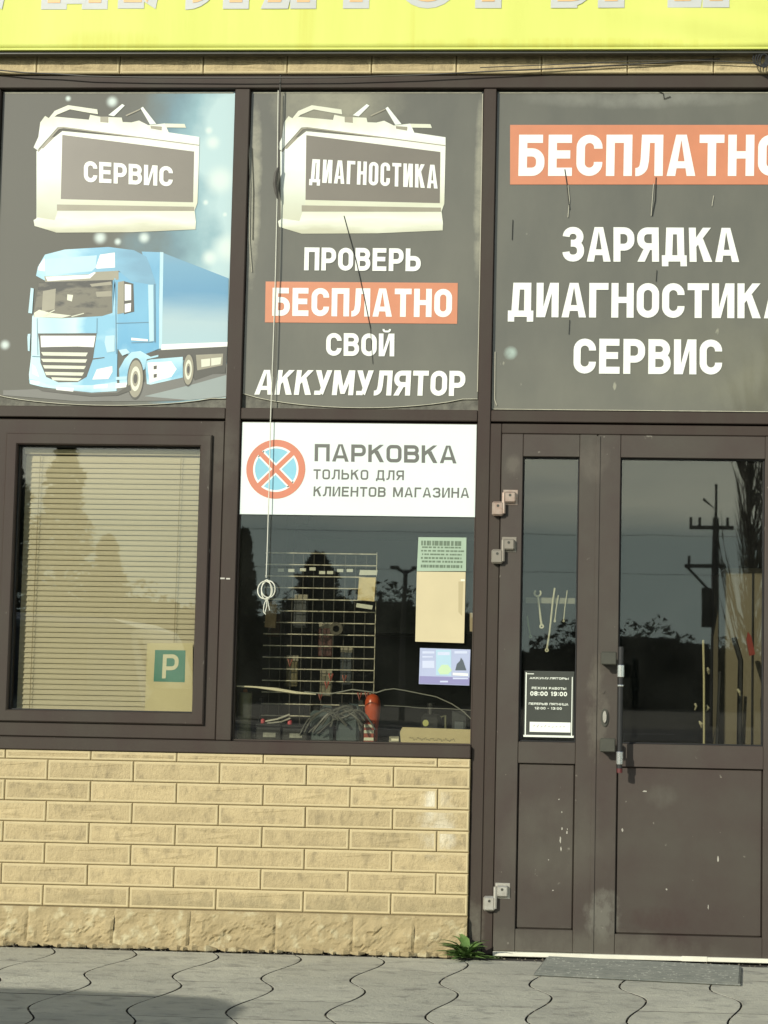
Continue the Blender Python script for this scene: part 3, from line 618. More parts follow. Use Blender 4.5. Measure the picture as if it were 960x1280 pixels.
# --- background of the truck sign: grey turning pale blue to the right, printed clouds
def truck_bg():
    m = bpy.data.materials.new('truck_sign_print'); m.use_nodes = True; t = m.node_tree; bs = t.nodes['Principled BSDF']
    bs.inputs['Roughness'].default_value = 0.6; bs.inputs['Coat Weight'].default_value = 0.7; bs.inputs['Coat Roughness'].default_value = 0.03
    tcn = N(t, 'ShaderNodeTexCoord'); s_ = N(t, 'ShaderNodeSeparateXYZ'); t.links.new(tcn.outputs['Object'], s_.inputs[0])
    ns = N(t, 'ShaderNodeTexNoise', i_Scale=2.6, i_Detail=5.0, i_Roughness=0.5); t.links.new(tcn.outputs['Object'], ns.inputs['Vector'])
    a = N(t, 'ShaderNodeMath', operation='MULTIPLY_ADD'); t.links.new(ns.outputs[0], a.inputs[0]); a.inputs[1].default_value = 0.55; t.links.new(s_.outputs[0], a.inputs[2])
    mr = N(t, 'ShaderNodeMapRange'); t.links.new(a.outputs[0], mr.inputs[0]); mr.inputs[1].default_value = -1.62; mr.inputs[2].default_value = -1.18
    r = ramp(t, [(0.0, (0.082, 0.080, 0.060)), (0.28, (0.11, 0.118, 0.098)), (0.60, (0.13, 0.24, 0.29)), (0.8, (0.22, 0.38, 0.43)), (1.0, (0.42, 0.58, 0.60))], mr.outputs[0])
    c = r.outputs[0]
    for (sx, sz), r_ in zip([(-1.4740,2.8202),(-1.9380,2.9027),(-1.7524,2.9035),(-2.0955,3.4970),(-1.9078,3.4833),(-1.4940,3.3602),(-1.4980,3.0537),(-1.4158,3.0032),(-2.3231,2.4470),(-1.8631,2.8861),(-1.4756,3.3090),(-1.4404,3.1490),(-1.3981,2.8611)], (.05, .04, .035, .018, .035, .025, .018, .015, .03, .022, .045, .09, .09)):
        d = N(t, 'ShaderNodeVectorMath', operation='DISTANCE'); t.links.new(tcn.outputs['Object'], d.inputs[0]); d.inputs[1].default_value = (sx, 0.0215, sz)
        q = N(t, 'ShaderNodeMapRange', interpolation_type='SMOOTHERSTEP'); t.links.new(d.outputs['Value'], q.inputs[0]); q.inputs[1].default_value = r_; q.inputs[2].default_value = 0.0; q.inputs[3].default_value = 0; q.inputs[4].default_value = 0.95
        c = mix(t, c, (0.62, 0.72, 0.68), q.outputs[0])
    t.links.new(c, bs.inputs['Base Color']); return m
SG = 'film signs filling the upper window row'
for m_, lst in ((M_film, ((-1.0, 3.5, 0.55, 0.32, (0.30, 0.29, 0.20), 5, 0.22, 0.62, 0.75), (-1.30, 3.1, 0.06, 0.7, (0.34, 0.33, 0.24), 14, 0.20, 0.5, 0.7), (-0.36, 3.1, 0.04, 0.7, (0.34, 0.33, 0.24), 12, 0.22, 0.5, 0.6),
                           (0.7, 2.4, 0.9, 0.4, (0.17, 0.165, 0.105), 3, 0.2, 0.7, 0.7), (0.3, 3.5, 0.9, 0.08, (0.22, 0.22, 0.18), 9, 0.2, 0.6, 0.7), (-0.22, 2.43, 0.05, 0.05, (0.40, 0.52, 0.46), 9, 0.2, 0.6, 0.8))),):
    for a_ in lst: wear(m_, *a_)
s1 = sign_thing('window_sign', 'dark printed window film with a battery above a blue lorry', -2.376, -1.3855, 2.1905, 3.5315, 0.045, truck_bg())
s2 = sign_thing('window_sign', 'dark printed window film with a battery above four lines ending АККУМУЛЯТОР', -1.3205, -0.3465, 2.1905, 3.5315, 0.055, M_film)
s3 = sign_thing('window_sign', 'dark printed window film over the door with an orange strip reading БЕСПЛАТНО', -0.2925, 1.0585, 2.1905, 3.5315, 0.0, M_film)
Y1 = 0.0205
LY = [0]
def pr(t, name, poly, m, lay=None):
    LY[0] += 1
    return printed(name, poly, Y1 - 0.0009 - 0.000025 * (lay if lay is not None else LY[0]), m, t)
def battery(t, dx, word_, quad):
    S_ = lambda p: [(x + dx, z) for x, z in p]
    LY[0] = 0
    pr(t, 'battery_body', S_([(-2.2212,3.2700),(-2.1144,3.3565),(-1.5320,3.3039),(-1.5322,3.0511),(-1.5432,3.0185),(-1.5361,2.9698),(-1.5367,2.9390),(-1.8065,2.9257),(-2.1224,2.9227),(-2.2170,2.9508),(-2.2220,2.9753),(-2.2101,2.9835)]), G_batt)
    pr(t, 'battery_side', S_([(-2.2188,3.2701),(-2.1156,3.3458),(-2.1109,3.0492),(-2.1326,2.9756),(-2.2095,2.9876)]), G_side)
    pr(t, 'battery_lid', S_([(-2.2341,3.2865),(-2.2154,3.3317),(-2.2097,3.3934),(-2.1903,3.4214),(-2.1736,3.4115),(-2.1453,3.4182),(-2.0037,3.4051),(-1.9987,3.4265),(-1.9577,3.4183),(-1.8640,3.4142),(-1.8593,3.3953),(-1.8226,3.3937),(-1.7904,3.4019),(-1.7492,3.3814),(-1.6805,3.3897),(-1.6630,3.3512),(-1.5329,3.3317),(-1.5318,3.2973),(-2.1110,3.3746),(-2.1353,3.3721),(-2.2173,3.2742),(-2.2324,3.2848)]), G_lid)
    pr(t, 'battery_groove', S_([(-2.2171,3.2701),(-2.1345,3.3704),(-2.1101,3.3746),(-1.5327,3.2982),(-1.5325,3.2941),(-2.1099,3.3680),(-2.1293,3.3639),(-2.2121,3.2668)]), P_tan)
    pr(t, 'battery_groove', S_([(-2.2015,3.2882),(-2.1542,3.3309),(-2.1460,3.3310),(-2.1947,3.2799)]), P_tan)
    pr(t, 'battery_handle', S_([(-2.1736,3.4124),(-2.1503,3.4429),(-2.0940,3.4676),(-1.9694,3.4495),(-1.9654,3.4289),(-2.0031,3.4347),(-2.0852,3.4495),(-2.1398,3.4264),(-2.1652,3.4050)]), P_cream)
    pr(t, 'terminal', S_([(-1.9213,3.4249),(-1.8644,3.4726),(-1.8528,3.4660),(-1.8967,3.4199)]), P_cream2)
    pr(t, 'terminal', S_([(-1.7857,3.4545),(-1.7762,3.4611),(-1.7169,3.3872),(-1.7428,3.3839)]), P_cream2)
    pr(t, 'terminal', S_([(-1.8481,3.4249),(-1.7873,3.4528),(-1.7855,3.4479),(-1.8447,3.4200)]), P_tan)
    pr(t, 'terminal', S_([(-1.6805,3.3889),(-1.5970,3.3873),(-1.5900,3.3709),(-1.6743,3.3725)]), P_cream)
    pr(t, 'terminal_detail', S_([(-1.9553,3.4183),(-1.9211,3.4183),(-1.9201,3.3920),(-1.9544,3.3952)]), P_tan)
    pr(t, 'terminal_detail', S_([(-1.7410,3.3790),(-1.6922,3.3757),(-1.6933,3.3594),(-1.7390,3.3675)]), P_tan)
    pr(t, 'battery_label', S_([(-2.1137,3.3400),(-1.5528,3.2695),(-1.5508,3.0535),(-2.1099,3.0655)]), M_filmpanel)
    pr(t, 'battery_band', S_([(-2.1253,3.0426),(-1.5454,3.0348),(-1.5448,3.0169),(-2.1243,3.0157)]), P_tan)
    pr(t, 'battery_foot', S_([(-2.2204,2.9769),(-2.1816,2.9836),(-2.1403,2.9650),(-2.1266,2.9251),(-2.2112,2.9492)]), G_batt)
    lettering(word_, quad, Y1 - 0.0024, P_white, t, 0.20, 0.09)
battery(s1, 0, 'СЕРВИС', [(-2.0176,3.2286),(-1.6396,3.2048),(-2.0143,3.1386),(-1.6385,3.1200)])
battery(s2, 1.030, 'ДИАГНОСТИКА', [(-1.0638,3.2382),(-0.5333,3.2139),(-1.0662,3.1398),(-0.5312,3.1142)])
# lorry
LY[0] = 0
T_ = s1
pr(T_, 'road', [(-2.3222,2.2551),(-2.1336,2.2636),(-1.7317,2.2940),(-1.3835,2.3740),(-1.3798,2.2505),(-1.5289,2.2224),(-1.9971,2.2113),(-2.3213,2.2350)], P_road)
pr(T_, 'road', [(-1.8643,2.2510),(-1.7023,2.2579),(-1.5307,2.2918),(-1.3892,2.3281),(-1.3864,2.2366),(-1.5931,2.2185),(-1.8630,2.2132)], P_road)
pr(T_, 'road', [(-1.7286,2.2361),(-1.5306,2.2864),(-1.3892,2.3281),(-1.3881,2.2393),(-1.5393,2.2217)], P_road2)
pr(T_, 'trailer_side', [(-1.6729,2.8401),(-1.3922,2.7332),(-1.3888,2.4604),(-1.6621,2.4312)], G_trailer)
pr(T_, 'trailer_front', [(-1.7600,2.8441),(-1.6828,2.8417),(-1.6785,2.4365),(-1.7083,2.4363),(-1.7172,2.7024)], G_cab)
pr(T_, 'trailer_edge', [(-1.6828,2.8428),(-1.6686,2.8418),(-1.6617,2.4356),(-1.6769,2.4354)], P_lblue)
pr(T_, 'trailer_stripe', [(-1.6629,2.4540),(-1.3879,2.4658),(-1.3890,2.4469),(-1.6648,2.4301)], P_white)
pr(T_, 'chassis', [(-1.7402,2.4198),(-1.6648,2.4301),(-1.3890,2.4464),(-1.3909,2.3335),(-1.4457,2.3303),(-1.5203,2.3027),(-1.5662,2.3887),(-1.7282,2.3847)], P_dark)
pr(T_, 'tank', [(-1.7308,2.3819),(-1.7067,2.3903),(-1.5731,2.4022),(-1.5703,2.3158),(-1.7032,2.2849),(-1.7195,2.2874)], G_bumper)
pr(T_, 'tank', [(-1.7198,2.3766),(-1.6200,2.3829),(-1.5973,2.3506),(-1.6179,2.3180),(-1.7089,2.2929)], P_white)
pr(T_, 'tank_mark', [(-1.6939,2.3633),(-1.6799,2.3651),(-1.6805,2.3499),(-1.6934,2.3482)], P_dark)
pr(T_, 'tank_mark', [(-1.6928,2.3282),(-1.6788,2.3305),(-1.6794,2.3153),(-1.6922,2.3131)], P_dark)
pr(T_, 'equipment_box', [(-1.5183,2.4107),(-1.4053,2.4171),(-1.4065,2.3685),(-1.5109,2.3460)], P_tan)
pr(T_, 'equipment_box', [(-1.4962,2.3920),(-1.4585,2.3961),(-1.4587,2.3653),(-1.4941,2.3596)], P_cream)
pr(T_, 'equipment_box', [(-1.4543,2.3972),(-1.4113,2.4019),(-1.4147,2.3727),(-1.4533,2.3659)], P_cream)
pr(T_, 'cab_side', [(-1.8786,2.7626),(-1.7834,2.7414),(-1.7502,2.7146),(-1.6829,2.7150),(-1.6736,2.4348),(-1.7504,2.4047),(-1.7935,2.4070),(-1.8618,2.4387),(-1.8744,2.5679)], G_cab)
pr(T_, 'cab_side', [(-1.8617,2.5896),(-1.7998,2.5900),(-1.7069,2.5475),(-1.7015,2.4669),(-1.7900,2.4608),(-1.8549,2.4711)], G_cab)
pr(T_, 'roof_spoiler', [(-2.2025,2.7391),(-2.1959,2.7771),(-2.1680,2.8289),(-2.0848,2.8511),(-1.9011,2.8628),(-1.7925,2.8498),(-1.7404,2.8229),(-1.7229,2.7851),(-1.6932,2.7014),(-1.7988,2.7170),(-1.8543,2.7627),(-1.9512,2.7540),(-1.9747,2.7295),(-2.1610,2.7176)], G_roof)
pr(T_, 'roof_spoiler', [(-2.1673,2.8099),(-1.9485,2.8273),(-1.9520,2.7757),(-1.9677,2.7594),(-2.1620,2.7420)], P_lblue)
pr(T_, 'roof_spoiler', [(-1.9351,2.8301),(-1.8732,2.8396),(-1.8699,2.7762),(-1.9464,2.7703),(-1.9520,2.7757)], P_white)
pr(T_, 'roof_spoiler', [(-2.1907,2.7853),(-2.1691,2.8153),(-2.1653,2.7583),(-2.1964,2.7635)], P_white)
pr(T_, 'sun_visor', [(-2.1672,2.7366),(-1.9780,2.7468),(-1.9513,2.7567),(-1.8543,2.7627),(-1.8530,2.7248),(-1.9660,2.7133),(-2.1605,2.7040)], P_tan)
pr(T_, 'sun_visor', [(-2.1617,2.7350),(-1.9806,2.7447),(-1.9567,2.7567),(-1.9501,2.7535),(-1.9731,2.7295),(-2.1529,2.7166)], P_white)
pr(T_, 'cab_front', [(-2.2120,2.5656),(-2.2021,2.5873),(-1.8725,2.5895),(-1.8667,2.7301),(-1.8721,2.7301),(-1.8502,2.5681),(-1.8472,2.4066),(-1.8446,2.2563),(-1.9492,2.2499),(-2.1546,2.2695),(-2.2119,2.2851),(-2.2161,2.3227),(-2.2095,2.4036)], G_front)
pr(T_, 'windscreen', [(-2.2069,2.5737),(-2.1879,2.7120),(-1.8799,2.7236),(-1.8739,2.5841),(-1.9177,2.5703),(-2.0847,2.5600),(-2.2039,2.5646)], G_glass)
pr(T_, 'windscreen_glare', [(-1.9738,2.7051),(-1.8840,2.7165),(-1.8814,2.7030),(-1.9653,2.6944)], P_tan)
pr(T_, 'windscreen_glare', [(-1.9483,2.6728),(-1.8815,2.6770),(-1.8796,2.6543),(-1.9421,2.6512)], P_tan)
pr(T_, 'windscreen_glare', [(-2.1702,2.6742),(-2.1164,2.6853),(-2.1186,2.5987),(-2.1723,2.5875)], P_tan)
pr(T_, 'windscreen_glare', [(-2.0668,2.6613),(-2.0424,2.6587),(-2.0468,2.6316),(-2.0670,2.6369)], P_cream)
pr(T_, 'windscreen_glare', [(-2.2046,2.5819),(-2.1834,2.5956),(-2.1342,2.5824),(-2.0473,2.5721),(-2.0847,2.5622),(-2.2028,2.5646)], P_cream)
pr(T_, 'bonnet', [(-2.1928,2.5576),(-2.0845,2.5546),(-1.9390,2.5648),(-1.9367,2.5001),(-2.1849,2.4928)], G_front)
pr(T_, 'bonnet', [(-1.9364,2.5675),(-1.8737,2.5777),(-1.8611,2.4952),(-1.8583,2.4145),(-1.9441,2.4058),(-1.9367,2.5001)], G_front)
pr(T_, 'grille_surround', [(-2.1850,2.4955),(-1.9366,2.4985),(-1.9489,2.3896),(-1.9731,2.3141),(-2.0100,2.2923),(-2.0907,2.2905),(-2.1428,2.3126),(-2.1694,2.3716),(-2.1781,2.4578)], P_dark)
pr(T_, 'grille_panel', [(-2.1738,2.4859),(-1.9416,2.4876),(-1.9480,2.4391),(-2.0155,2.4418),(-2.1179,2.4394),(-2.1692,2.4374)], P_white)
for k, (xa, xb, ya) in enumerate([(165, 525, 880), (165, 525, 935), (178, 512, 985), (195, 500, 1037), (245, 480, 1078)]): pass
pr(T_, 'grille_bar', [(-2.1684,2.4174),(-1.9714,2.4163),(-1.9789,2.4012),(-2.1598,2.4029)], P_cream)
pr(T_, 'grille_bar', [(-2.1673,2.3889),(-1.9731,2.3883),(-1.9796,2.3743),(-2.1587,2.3760)], P_cream)
pr(T_, 'grille_bar', [(-2.1593,2.3620),(-1.9774,2.3603),(-1.9850,2.3473),(-2.1512,2.3486)], P_cream)
pr(T_, 'grille_bar', [(-2.1506,2.3341),(-1.9845,2.3328),(-1.9916,2.3193),(-2.1431,2.3207)], P_cream)
pr(T_, 'grille_bar', [(-2.1212,2.3117),(-1.9933,2.3086),(-2.0074,2.2966),(-2.1153,2.2994)], P_cream)
pr(T_, 'headlamp', [(-1.9312,2.3467),(-1.8671,2.3607),(-1.8652,2.3366),(-1.8813,2.3069),(-1.9485,2.3036)], P_white)
pr(T_, 'headlamp', [(-2.2043,2.3659),(-2.1903,2.3553),(-2.1725,2.3124),(-2.2000,2.3256)], P_white)
pr(T_, 'bumper', [(-2.2154,2.3039),(-2.1720,2.2989),(-2.1119,2.2807),(-1.9503,2.2794),(-1.8434,2.2965),(-1.8473,2.2562),(-1.9492,2.2489),(-2.1546,2.2695),(-2.2091,2.2825)], G_bumper)
pr(T_, 'fog_lamp', [(-1.9396,2.2811),(-1.8833,2.2854),(-1.8854,2.2693),(-1.9417,2.2661)], P_white)
pr(T_, 'fog_lamp', [(-2.2098,2.3002),(-2.1663,2.2909),(-2.1766,2.2790),(-2.2065,2.2841)], P_white)
pr(T_, 'number_plate', [(-2.0980,2.2700),(-2.0252,2.2680),(-2.0272,2.2492),(-2.1000,2.2512)], P_white)
pr(T_, 'door_seam', [(-1.9490,2.3923),(-1.9007,2.3981),(-1.9006,2.3943),(-1.9488,2.3874)], P_dark)
pr(T_, 'mirror', [(-1.8553,2.7140),(-1.8301,2.7195),(-1.8254,2.5845),(-1.8533,2.5789)], P_tan)
pr(T_, 'mirror', [(-1.8301,2.7184),(-1.7904,2.7079),(-1.7826,2.5901),(-1.8253,2.5791)], P_dark)
pr(T_, 'mirror', [(-1.8264,2.7060),(-1.7994,2.7035),(-1.7972,2.6386),(-1.8240,2.6358)], P_white)
pr(T_, 'mirror', [(-1.8235,2.6223),(-1.7967,2.6268),(-1.7977,2.5911),(-1.8223,2.5856)], P_white)
pr(T_, 'mirror', [(-2.2222,2.6874),(-2.2096,2.6848),(-2.2126,2.5791),(-2.2289,2.5817)], P_lblue)
pr(T_, 'grab_handle', [(-2.2271,2.4925),(-2.2163,2.4942),(-2.2166,2.4197),(-2.2243,2.4224),(-2.2287,2.4790)], P_lblue)
pr(T_, 'wheel_arch', [(-1.8151,2.3921),(-1.7889,2.4194),(-1.7512,2.4251),(-1.7071,2.4011),(-1.6749,2.4095),(-1.6757,2.4013),(-1.7230,2.3901),(-1.7297,2.3495),(-1.7904,2.3057),(-1.8057,2.2785),(-1.8324,2.2675),(-1.8379,2.3486)], G_bumper)
def wheel(cx, cz, rx, rz, k):
    for j, (s_, m_) in enumerate(((1.12, P_dark), (1.0, P_tan), (0.66, P_cream), (0.42, P_tan), (0.26, P_dark))):
        pr(T_, 'wheel', [(cx + rx * s_ * math.cos(2 * PI * a / 28), cz + rz * s_ * math.sin(2 * PI * a / 28)) for a in range(28)], m_)
wheel(*[(-1.7678,2.3086)][0], 0.031, 0.078, 0)
wheel(*[(-1.5476,2.3484)][0], 0.021, 0.063, 1)
for poly in ([(-1.8563,2.5422),(-1.7069,2.5475),(-1.7068,2.5449),(-1.8562,2.5389)], [(-1.7025,2.7067),(-1.6982,2.7068),(-1.6879,2.4616),(-1.6933,2.4615)], [(-1.8677,2.7139),(-1.8645,2.7139),(-1.8496,2.4119),(-1.8528,2.4119)], [(-1.7900,2.4608),(-1.6987,2.4642),(-1.6986,2.4615),(-1.7898,2.4576)],
             [(-2.2051,2.4009),(-2.1704,2.3985),(-2.1703,2.3953),(-2.2050,2.3972)], [(-1.9389,2.5610),(-1.9362,2.5610),(-1.9349,2.4947),(-1.9376,2.4947)], [(-2.1918,2.5592),(-2.1896,2.5593),(-2.1803,2.4038),(-2.1825,2.4038)]):
    pr(T_, 'body_seam', poly, P_dark2)
pr(T_, 'shadow_under_bumper', [(-2.2035,2.2771),(-2.1544,2.2641),(-1.9490,2.2446),(-1.8417,2.2499),(-1.7892,2.2836),(-1.7830,2.2595),(-1.8413,2.2375),(-1.9540,2.2327),(-2.1594,2.2534)], P_dark)
pr(T_, 'side_highlight', [(-1.7283,2.7039),(-1.7057,2.7040),(-1.6956,2.4669),(-1.7148,2.4641)], P_lblue)
pr(T_, 'side_highlight', [(-1.8426,2.4281),(-1.8105,2.4337),(-1.7938,2.4177),(-1.8256,2.4040)], P_lblue)
pr(T_, 'side_highlight', [(-1.8985,2.4869),(-1.8609,2.4899),(-1.8585,2.4226),(-1.8906,2.4170),(-1.9029,2.4599)], P_lblue)
pr(T_, 'wiper', [(-2.1662,2.5713),(-2.1185,2.5960),(-2.1162,2.5933),(-2.1607,2.5670)], P_cream)
pr(T_, 'wiper', [(-2.0472,2.5689),(-1.9937,2.5833),(-1.9935,2.5795),(-2.0443,2.5651)], P_cream)
pr(T_, 'step', [(-1.8495,2.2884),(-1.8029,2.2915),(-1.8049,2.2727),(-1.8477,2.2670)], P_white)
pr(T_, 'step', [(-1.8505,2.3152),(-1.8038,2.3178),(-1.8044,2.3049),(-1.8489,2.3018)], P_lblue)
pr(T_, 'rear_lights', [(-1.4197,2.3575),(-1.3928,2.3605),(-1.3932,2.3362),(-1.4179,2.3349)], P_dark)
pr(T_, 'door_handle', [(-1.7910,2.4801),(-1.7204,2.4741),(-1.7212,2.4654),(-1.7906,2.4692)], P_white)
# lettering of the other two
yl = Y1 - 0.0016
lettering('ПРОВЕРЬ', [(-1.0783,2.8648),(-0.5944,2.8620),(-1.0778,2.7682),(-0.5944,2.7668)], yl, P_white, s2, 0.2, 0.09)
pr(s2, 'orange_strip', [(-1.2366,2.7206),(-0.4397,2.7191),(-0.4393,2.5488),(-1.2348,2.5491)], P_orange, 3)
lettering('БЕСПЛАТНО', [(-1.2067,2.6943),(-0.4622,2.6937),(-1.2054,2.5767),(-0.4618,2.5758)], yl, P_white, s2, 0.2, 0.09)
lettering('СВОЙ', [(-0.9785,2.5065),(-0.6965,2.5056),(-0.9771,2.4117),(-0.6953,2.4110)], yl, P_white, s2, 0.2, 0.09)
lettering('АККУМУЛЯТОР', [(-1.2573,2.3499),(-0.4007,2.3533),(-1.2704,2.2470),(-0.4007,2.2492)], yl, P_white, s2, 0.2, 0.08)
pr(s3, 'orange_strip', [(-0.2363,3.3845),(0.9232,3.3854),(0.9245,3.1358),(-0.2319,3.1327)], P_orange, 3)
lettering('БЕСПЛАТНО', [(-0.1981,3.3427),(0.8899,3.3439),(-0.1985,3.1686),(0.8886,3.1713)], yl, P_white, s3, 0.2, 0.09)
lettering('ЗАРЯДКА', [(-0.0117,2.9555),(0.7025,2.9539),(-0.0117,2.8107),(0.7091,2.8122)], yl, P_white, s3, 0.2, 0.08)
lettering('ДИАГНОСТИКА', [(-0.2315,2.7212),(0.9099,2.7244),(-0.2312,2.5779),(0.9107,2.5802)], yl, P_white, s3, 0.2, 0.085)
lettering('СЕРВИС', [(0.0403,2.4909),(0.6426,2.4909),(0.0402,2.3464),(0.6438,2.3471)], yl, P_white, s3, 0.2, 0.09)
# tears in the film
M_tear = mat('film_tear_dark', (0.03, 0.03, 0.025), 0.6)
M_tear2 = mat('film_tear_pale', (0.5, 0.48, 0.38), 0.6)
def tear(t, pts, w, m, y=Y1 - 0.0032): MB().tube([(x, y, z) for x, z in pts], w, 4).build('tear', m, t)
tear(s3, [(-0.0073,3.1964),(0.0036,3.1292),(0.0149,3.0285)], 0.0022, M_tear); tear(s3, [(0.0069,3.1292),(0.0143,3.0688),(0.0089,2.9950)], 0.0018, M_tear2)
tear(s3, [(0.3673,3.1637),(0.3651,3.0699),(0.3528,3.0030)], 0.0022, M_tear); tear(s3, [(0.3578,3.1369),(0.3495,3.0030)], 0.0016, M_tear2)
tear(s3, [(0.6032,3.0874),(0.5970,3.0439)], 0.0016, M_tear2); tear(s3, [(0.3732,3.5240),(0.3930,3.5172),(0.3965,3.4936),(0.4226,3.5037)], 0.0018, M_tear)
tear(s3, [(-0.2180,2.9841),(-0.2198,2.9002)], 0.0015, M_tear); tear(s3, [(0.0218,2.5681),(0.0194,2.5083)], 0.0014, M_tear); tear(s3, [(0.3749,2.7763),(0.3721,2.7298)], 0.0014, M_tear)
tear(s2, [(-0.9174,2.9982),(-0.8630,2.8133),(-0.8261,2.6625),(-0.7965,2.5289)], 0.0018, M_tear); tear(s2, [(-0.7965,2.5289),(-0.7830,2.3791)], 0.0010, M_tear)
tear(s2, [(-1.3239,3.3024),(-1.3123,3.1324),(-1.3087,2.8953),(-1.2948,2.7605)], 0.0022, M_tear2); tear(s2, [(-1.3100,3.2854),(-1.2979,3.0985),(-1.2953,2.8954)], 0.0014, M_tear)
tear(s2, [(-0.3516,3.5140),(-0.3497,3.2362),(-0.3491,2.7657),(-0.3496,2.2668)], 0.0020, M_tear2); tear(s3, [(-0.2805,2.4330),(-0.2785,2.2344),(-0.2699,2.2113)], 0.0022, M_tear2)

# ================================================================== parking sign
pk = thing('parking_sign', 'white sign reading ПАРКОВКА ТОЛЬКО ДЛЯ КЛИЕНТОВ МАГАЗИНА with a no stopping roundel', 'sign')
MB().box(-1.3165, -0.350, 0.014, 0.018, 1.7505, 2.131, 0.001).build('sign_board', K_white, pk)
Yp = 0.0138
lettering('ПАРКОВКА', [(-1.0134,2.0440),(-0.4312,2.0431),(-1.0126,1.9727),(-0.4298,1.9702)], Yp, K_grey, pk, 0.20, 0.14, 0.6)
lettering('ТОЛЬКО ДЛЯ', [(-1.0158,1.9397),(-0.6439,1.9389),(-1.0158,1.8984),(-0.6440,1.8988)], Yp, K_grey, pk, 0.17, 0.18, 0.6)
lettering('КЛИЕНТОВ МАГАЗИНА', [(-1.0129,1.8686),(-0.3758,1.8703),(-1.0139,1.8285),(-0.3760,1.8293)], Yp, K_grey, pk, 0.18, 0.16, 0.6)
(cx, cz), = [(-1.1715,1.9379)]
def disc(r0, r1, y, m, name):
    vs, fs = ring(cx, cz, r0, r1); return newobj(name, mesh([(x, y, z) for x, z in vs], fs), m, pk)
disc(0.0, 0.092, Yp - .0002, K_blue, 'roundel_field'); disc(0.086, 0.094, Yp - .0004, P_white, 'roundel_line'); disc(0.094, 0.122, Yp - .0006, K_red, 'roundel_ring')
for a in (PI / 4, -PI / 4):
    for hw, yy, m_, nm in ((0.0165, .0004 + (0.0001 if a > 0 else 0), P_white, 'roundel_line'), (0.010, .0008 + (0.0002 if a > 0 else 0), K_red, 'roundel_bar')):
        d = Vector((math.cos(a), math.sin(a))); n_ = Vector((-d.y, d.x)); L_ = 0.098 if m_ is K_red else 0.09
        q = [Vector((cx, cz)) + d * s_ * L_ + n_ * k_ * hw for s_, k_ in ((-1, -1), (1, -1), (1, 1), (-1, 1))]
        printed(nm, [(v.x, v.y) for v in q], Yp - yy, m_, pk)

# ================================================================== things in and on the windows
# venetian blind
bl = thing('venetian_blind', 'cream venetian blind lowered behind the left window', 'blind', (-1.858, 0.056, 0.936))
M_slat = mat('cream_slat', (0.51, 0.45, 0.315), 0.5, var=0.08, scale=4)
slw = 0.742; vs = []; fs = []
prof = [(-0.0140, 0.0), (-0.007, 0.0014), (0, 0.0019), (0.007, 0.0014), (0.0140, 0.0)]
ang = R(79)
for x in (-slw / 2, slw / 2):
    for (p, q) in prof: vs.append((x, p * math.cos(ang) + q * math.sin(ang), p * math.sin(ang) - q * math.cos(ang)))
fs = [(i, i + 1, i + 6, i + 5) for i in range(4)]
slme = mesh(vs, fs, True)
nsl = 49
for k in range(nsl):
    o = newobj('slat', slme, M_slat, bl, (0.003, 0.0, 0.014 + k * 0.02135)); o.rotation_euler = (rnd.uniform(-.02, .02), rnd.uniform(-.0012, .0012), 0)
MB().box(-slw / 2, slw / 2, -0.010, 0.012, 1.058, 1.080, 0.002).build('head_rail', M_slat, bl)
for x in (-0.305, 0.285): MB().tube([(x, -0.0105, 1.06), (x - 0.004, -0.0105, 0.5), (x - 0.006, -0.0105, 0.0)], 0.0013, 5).build('cord', mat('tan_cord', (0.30, 0.24, 0.13), 0.8), bl)
# P card
pc = thing('parking_card', 'cream paper card with a green parking P square, taped in the left window corner', 'card', (0, 0, 0))
MB().plate([(-1.6863,1.2169),(-1.4976,1.2201),(-1.4904,0.9396),(-1.6868,0.9358)], 0.0345, 0.0360).build('card', mat('cream_paper', (0.66, 0.58, 0.36), 0.7, var=0.08), pc)
printed('green_square', [(-1.6523,1.1896),(-1.5264,1.1902),(-1.5256,1.0595),(-1.6546,1.0604)], 0.0342, mat('green_ink', (0.07, 0.26, 0.20), 0.6, var=0.15), pc)
lettering('Р', [(-1.6185,1.1722),(-1.5524,1.1733),(-1.6203,1.0741),(-1.5558,1.0752)], 0.0338, mat('cream_ink', (0.7, 0.66, 0.48), 0.6), pc, 0.16, 0.1)
# papers in the middle window
def paper(name, label, cat, quad, col, y=0.012, m=None):
    t = thing(name, label, cat); MB().plate(quad, y, y + 0.0012).build('sheet', m or mat('paper_' + name, col, 0.7, var=0.08, scale=6), t); return t
gn = paper('green_notice', 'small pale green notice with rows of dark text above the yellowed sheet', 'notice', [(-0.5789,1.6661),(-0.3833,1.6671),(-0.3823,1.5303),(-0.5824,1.5273)], (0.36, 0.47, 0.35))
inkm = mat('faint_ink', (0.13, 0.18, 0.12), 0.7); r2 = random.Random(3)
mb = MB()
(gx0, gz1), (gx1, _z), (_x, gz0) = [(-0.5690,1.6613),(-0.3930,1.6605),(-0.5662,1.5308)]
for row, (zz, hh) in enumerate(((.07, .15), (.25, .05), (.36, .05), (.47, .05), (.58, .06), (.69, .06), (.82, .09))):
    x = gx0 + (0.006 if row % 2 else 0.002)
    while x < gx1 - 0.01:
        w = r2.uniform(0.004, 0.016); z = gz1 + (gz0 - gz1) * zz; h_ = (gz1 - gz0) * hh
        mb.add([(x, 0.0116, z - h_), (x + w, 0.0116, z - h_), (x + w, 0.0116, z), (x, 0.0116, z)], [(0, 1, 2, 3)]); x += w + r2.uniform(.001, .006)
mb.build('faint_text', inkm, gn)
yp = paper('blank_sheet', 'blank yellowed paper sheet taped under the green notice', 'paper', [(-0.5824,1.5257),(-0.3839,1.5270),(-0.3847,1.2384),(-0.5827,1.2415)], (0.60, 0.52, 0.32))
